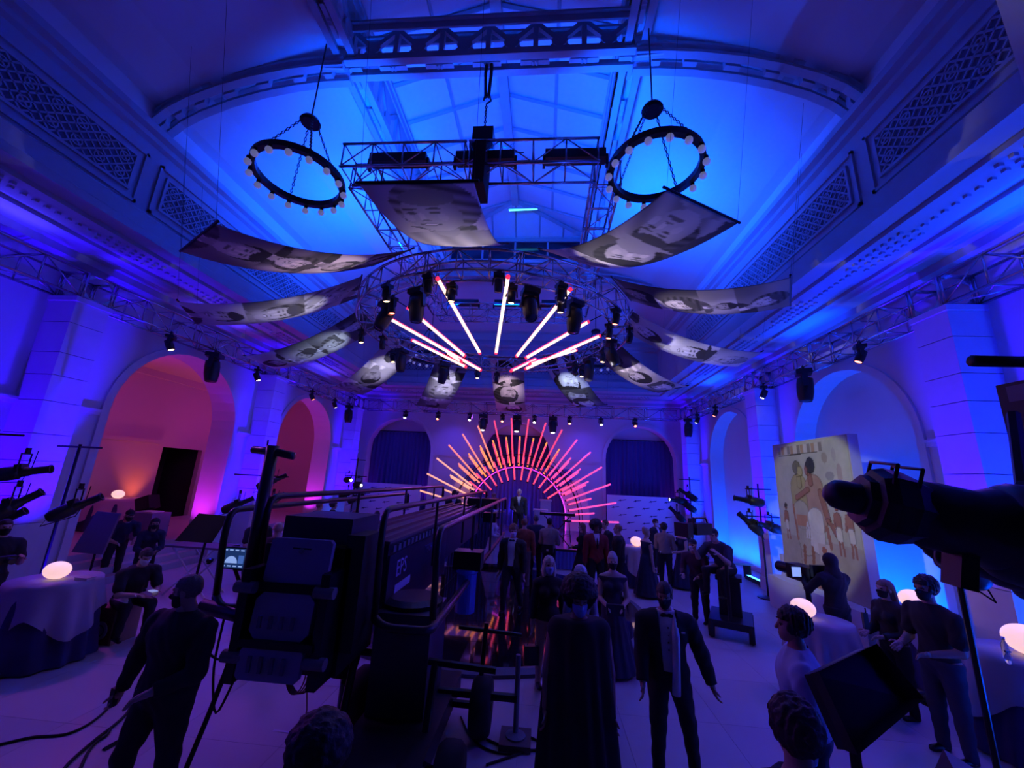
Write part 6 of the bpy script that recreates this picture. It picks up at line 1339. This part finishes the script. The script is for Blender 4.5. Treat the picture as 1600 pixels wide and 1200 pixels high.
person(hp_(1037, 816, 1.76), R(150), 1.76, 'man in tan jacket with white tag on his belt seen from behind', 'sweater', 'mid', 'thick', DRK, tcol=fab('tan', (.22, .17, .16)), bcol=BLK, arms=('front', 'front'), res=.018, extra=tagb)
person((4.72, 14.2), R(-60), 1.7, 'woman in long green gown behind the tan jacket', 'dress', 'mid', 'long', DRK, tcol=fab('green', (.012, .06, .03)), arms=('front', 'front'), girl=True, hem=.05, res=.02)
person(hp_(1064, 820, 1.72), R(-70), 1.72, 'woman in navy strapless gown at the right of her group', 'dress', 'pale', 'long', DRK, tcol=NVY, arms=('front', 'front'), girl=True, hem=.05, sleeves='none', res=.019)
# seated / crew at right
def film_cam(g, k, d=.0):
    c = k['hd']+V3(-.02, -.42, .12); b = MB().box(c[0]-.11, c[0]+.11, c[1]-.25, c[1]+.25, c[2]-.1, c[2]+.12); b.build('film_camera', BLACK, g); MB().tube((c[0], c[1]-.25, c[2]), (c[0], c[1]-.48, c[2]), .065, 14).build('camera_lens', BLKM, g); MB().box(c[0]-.16, c[0]+.16, c[1]-.6, c[1]-.44, c[2]-.13, c[2]+.13).build('matte_box', BLACK, g); MB().path([c+V3(0, -.2, .12), c+V3(0, -.2, .22), c+V3(0, .2, .22), c+V3(0, .3, .05)], .018, 6).build('camera_handle', BLKM, g); MB().box(c[0]-.2, c[0]-.11, c[1]-.1, c[1]+.05, c[2]+.1, c[2]+.2).build('viewfinder', BLACK, g)
cart = thing('camera_cart', 'wheeled camera cart carrying the seated operator at right', 'cart', (3.85, 9.1, 0), R(-25))
MB().box(-.38, .38, -.5, .5, .22, .34).build('deck', BLACK, cart); MB().box(-.2, .2, -.05, .4, .34, .98).build('seat_post', BLKM, cart); MB().box(-.24, .24, -.05, .45, .98, 1.06).build('seat', BLACK, cart); MB().tube((0, -.42, .34), (0, -.42, 1.35), .035, 8).build('camera_column', BLKM, cart)
for x in (-.34, .34):
    for y in (-.4, .4): ty = MB().lathe([(.06, -.05), (.15, -.05), (.17, 0), (.15, .05), (.06, .05)], 20, M=Matrix.Translation((x, y, .17))@Matrix.Rotation(pi/2, 4, 'Y')).build('wheel', RUB, cart, True); MB().lathe([(.0, -.04), (.07, -.05), (.07, .05), (0, .04)], 12, M=Matrix.Translation((x, y, .17))@Matrix.Rotation(pi/2, 4, 'Y'), caps=False).build('hub', GREYP, ty)
person((3.9, 9.3), R(-55), 1.82, 'camera operator in dark t shirt bent over a film camera on the cart', 'tshirt', 'pale', 'short', DRK, tcol=fab('slate', (.03, .035, .06)), arms=('cam', 'cam'), legs=('sit', 'sit'), hip=1.2, lean=(0, -.24), head=(0, R(10)), res=.016, sleeves='short', fat=1.1, extra=film_cam, group='crew')
person((3.5, 9.75), R(-40), 1.76, 'assistant in cap and mask behind the camera cart', 'sweater', 'pale', 'cap', GREY, tcol=fab('plum', (.06, .02, .05)), mask=MWHT, arms=('front', 'front'), lean=(0, -.18), res=.019, group='crew')
person(hp_(1381, 903, 1.68), R(-82), 1.68, 'long haired woman in black with black mask facing left', 'sweater', 'pale', 'long', (.2, .12, .07), mask=MBLK, arms=('front', 'front'), girl=True, res=.015, group='crew')
person(hp_(1444, 897, 1.9), R(-80), 1.9, 'man in black t shirt and black mask facing left beside the tables', 'tshirt', 'mid', 'thick', DRK, bcol=fab('jeans', (.03, .035, .06)), mask=MBLK, arms=('front', 'front'), sleeves='short', res=.015, group='crew')
def lany(g, k): n_ = k['nk']; MB().path([n_+V3(-.07, -.06, .0), n_+V3(0, .07, .03), n_+V3(.07, -.06, 0), k['ch']+V3(.02, -.15, .02)], .012, 6).build('lanyard', fab('red_band', (.25, .02, .04)), g)
person(hp_(1238, 946, 1.86), R(-115), 1.86, 'dark haired man in pale blue shirt with red lanyard turned away', 'sweater', 'mid', 'thick', DRK, tcol=fab('pale_blue', (.35, .42, .62)), bcol=NVY, arms=('down', 'down'), fat=1.15, res=.014, extra=lany, group='crew')
person(hp_(1238, 1085, 1.86), R(175), 1.86, 'brown haired head and shoulders at the bottom right in front of the pale shirt', 'sweater', 'pale', 'thick', (.05, .03, .026), tcol=BLK, arms=('down', 'down'), res=.015, group='foreground heads')
person(hp_(508, 1120, 1.74), R(172), 1.74, 'dark curly head at the bottom edge below the crane', 'sweater', 'mid', 'curly', DRK, tcol=BLK, arms=('down', 'down'), res=.015, group='foreground heads')
def tv_cam(g, k):
    c = k['hd']+V3(.1, -.45, -.3); MB().box(c[0]-.14, c[0]+.14, c[1]-.3, c[1]+.25, c[2]-.13, c[2]+.13).build('tv_camera', BLACK, g); MB().box(c[0]-.13, c[0]+.13, c[1]+.25, c[1]+.32, c[2]+.0, c[2]+.2).build('viewfinder', BLACK, g); MB().tube((c[0], c[1]-.3, c[2]), (c[0], c[1]-.65, c[2]), .1, 16).build('zoom_lens', BLKM, g); MB().tube((c[0], c[1], 0), (c[0], c[1], c[2]-.13), .045, 10).build('pedestal', BLKM, g)
    MB().box(c[0]+.2, c[0]+.4, c[1]+.1, c[1]+.14, c[2]-.05, c[2]+.15).build('monitor', BLACK, g); MB().box(c[0]+.215, c[0]+.385, c[1]+.14, c[1]+.145, c[2]-.03, c[2]+.13).build('monitor_screen', mat('screen_picture', (.5, .6, .9)), g)
person(hp_(1296, 862, 1.82), R(190), 1.82, 'hooded camera operator in black before the painted panel', 'sweater', 'mid', 'hood', DRK, arms=('cam', 'cam'), res=.016, extra=tv_cam, group='crew')
# left side
def stills(g, k): c = (k['wr'][0]+k['wr'][1])/2+V3(0, -.1, 0); MB().box(c[0]-.09, c[0]+.09, c[1]-.06, c[1]+.04, c[2]-.06, c[2]+.06).build('stills_camera', BLACK, g); MB().tube((c[0], c[1]-.06, c[2]), (c[0], c[1]-.22, c[2]), .045, 12).build('camera_lens', BLKM, g)
person(hp_(12, 808, 1.8), R(72), 1.8, 'masked man with a stills camera at the left edge', 'tshirt', 'pale', 'short', (.06, .04, .03), mask=MBLK, arms=('hold', 'hold'), sleeves='short', res=.016, extra=stills, group='crew')
def phone(g, k): c = (k['wr'][0]+k['wr'][1])/2+k['fd'][0]*.1; MB().box(c[0]-.04, c[0]+.04, c[1]-.08, c[1]+.06, c[2]+.03, c[2]+.042).build('phone', mat('phone_glow', (.5, .55, .8), emis=(.3, .35, .6), estr=.6), g)
p = at(176, 985, Y=6.55); person((p.x+.05, 6.6), R(68), 1.78, 'masked man in black t shirt sitting on a wooden box looking at his phone', 'tshirt', 'pale', 'short', (.06, .04, .03), mask=MWHT, arms=('phone', 'phone'), legs=('sit', 'sit'), hip=.62, lean=(0, -.2), head=(0, R(28)), sleeves='short', res=.015, extra=phone, group='crew')
p = at(196, 800, Z=1.55); person((p.x, p.y), R(60), 1.78, 'man in cap leaning forward behind the seated man', 'tshirt', 'pale', 'cap', GREY, tcol=NVY, arms=('front', 'front'), lean=(.0, -.3), head=(0, R(15)), mask=MBLK, sleeves='short', res=.017, group='crew')
p = at(241, 812, Z=1.5); person((p.x, p.y), R(50), 1.68, 'person in navy with black mask leaning beside the soft box lamp', 'sweater', 'mid', 'long', DRK, tcol=NVY, mask=MBLK, arms=('front', 'front'), lean=(0, -.25), girl=True, res=.018, group='crew')
for k, (px, py, H, yw, a) in enumerate(((437, 812, 1.84, 200, dict(top='suit', hair='none', label='bald man in dark suit standing behind the crane')), (500, 783, 1.78, 150, dict(top='suit', hair='short', haircol=(.2, .1, .06), label='brown haired man beyond the crane rail, left of a pair')), (522, 783, 1.74, 120, dict(top='sweater', hair='curly', label='dark haired guest beyond the crane rail, right of a pair')), (556, 797, 1.7, 40, dict(top='dress', hair='thick', haircol=(.2, .12, .08), mask=MWHT, girl=True, hem=.1, label='masked woman beyond the crane rail under the press wall')), (574, 800, 1.74, 160, dict(top='suit', hair='short', haircol=(.3, .2, .12), label='guest in tan seen between the crane rails', tcol=fab('tan', (.22, .17, .16)))), (590, 797, 1.68, 200, dict(top='dress', hair='long', haircol=DRK, girl=True, hem=.1, label='long haired woman at the right of the crane guests')), (410, 800, 1.76, 60, dict(top='tshirt', hair='curly', haircol=DRK, sleeves='short', label='crew member with curly hair behind the crane mast')))):
    lb = a.pop('label'); person(hp_(px, py, H), R(yw), H, lb, arms=('front', 'down'), res=.021, **a)
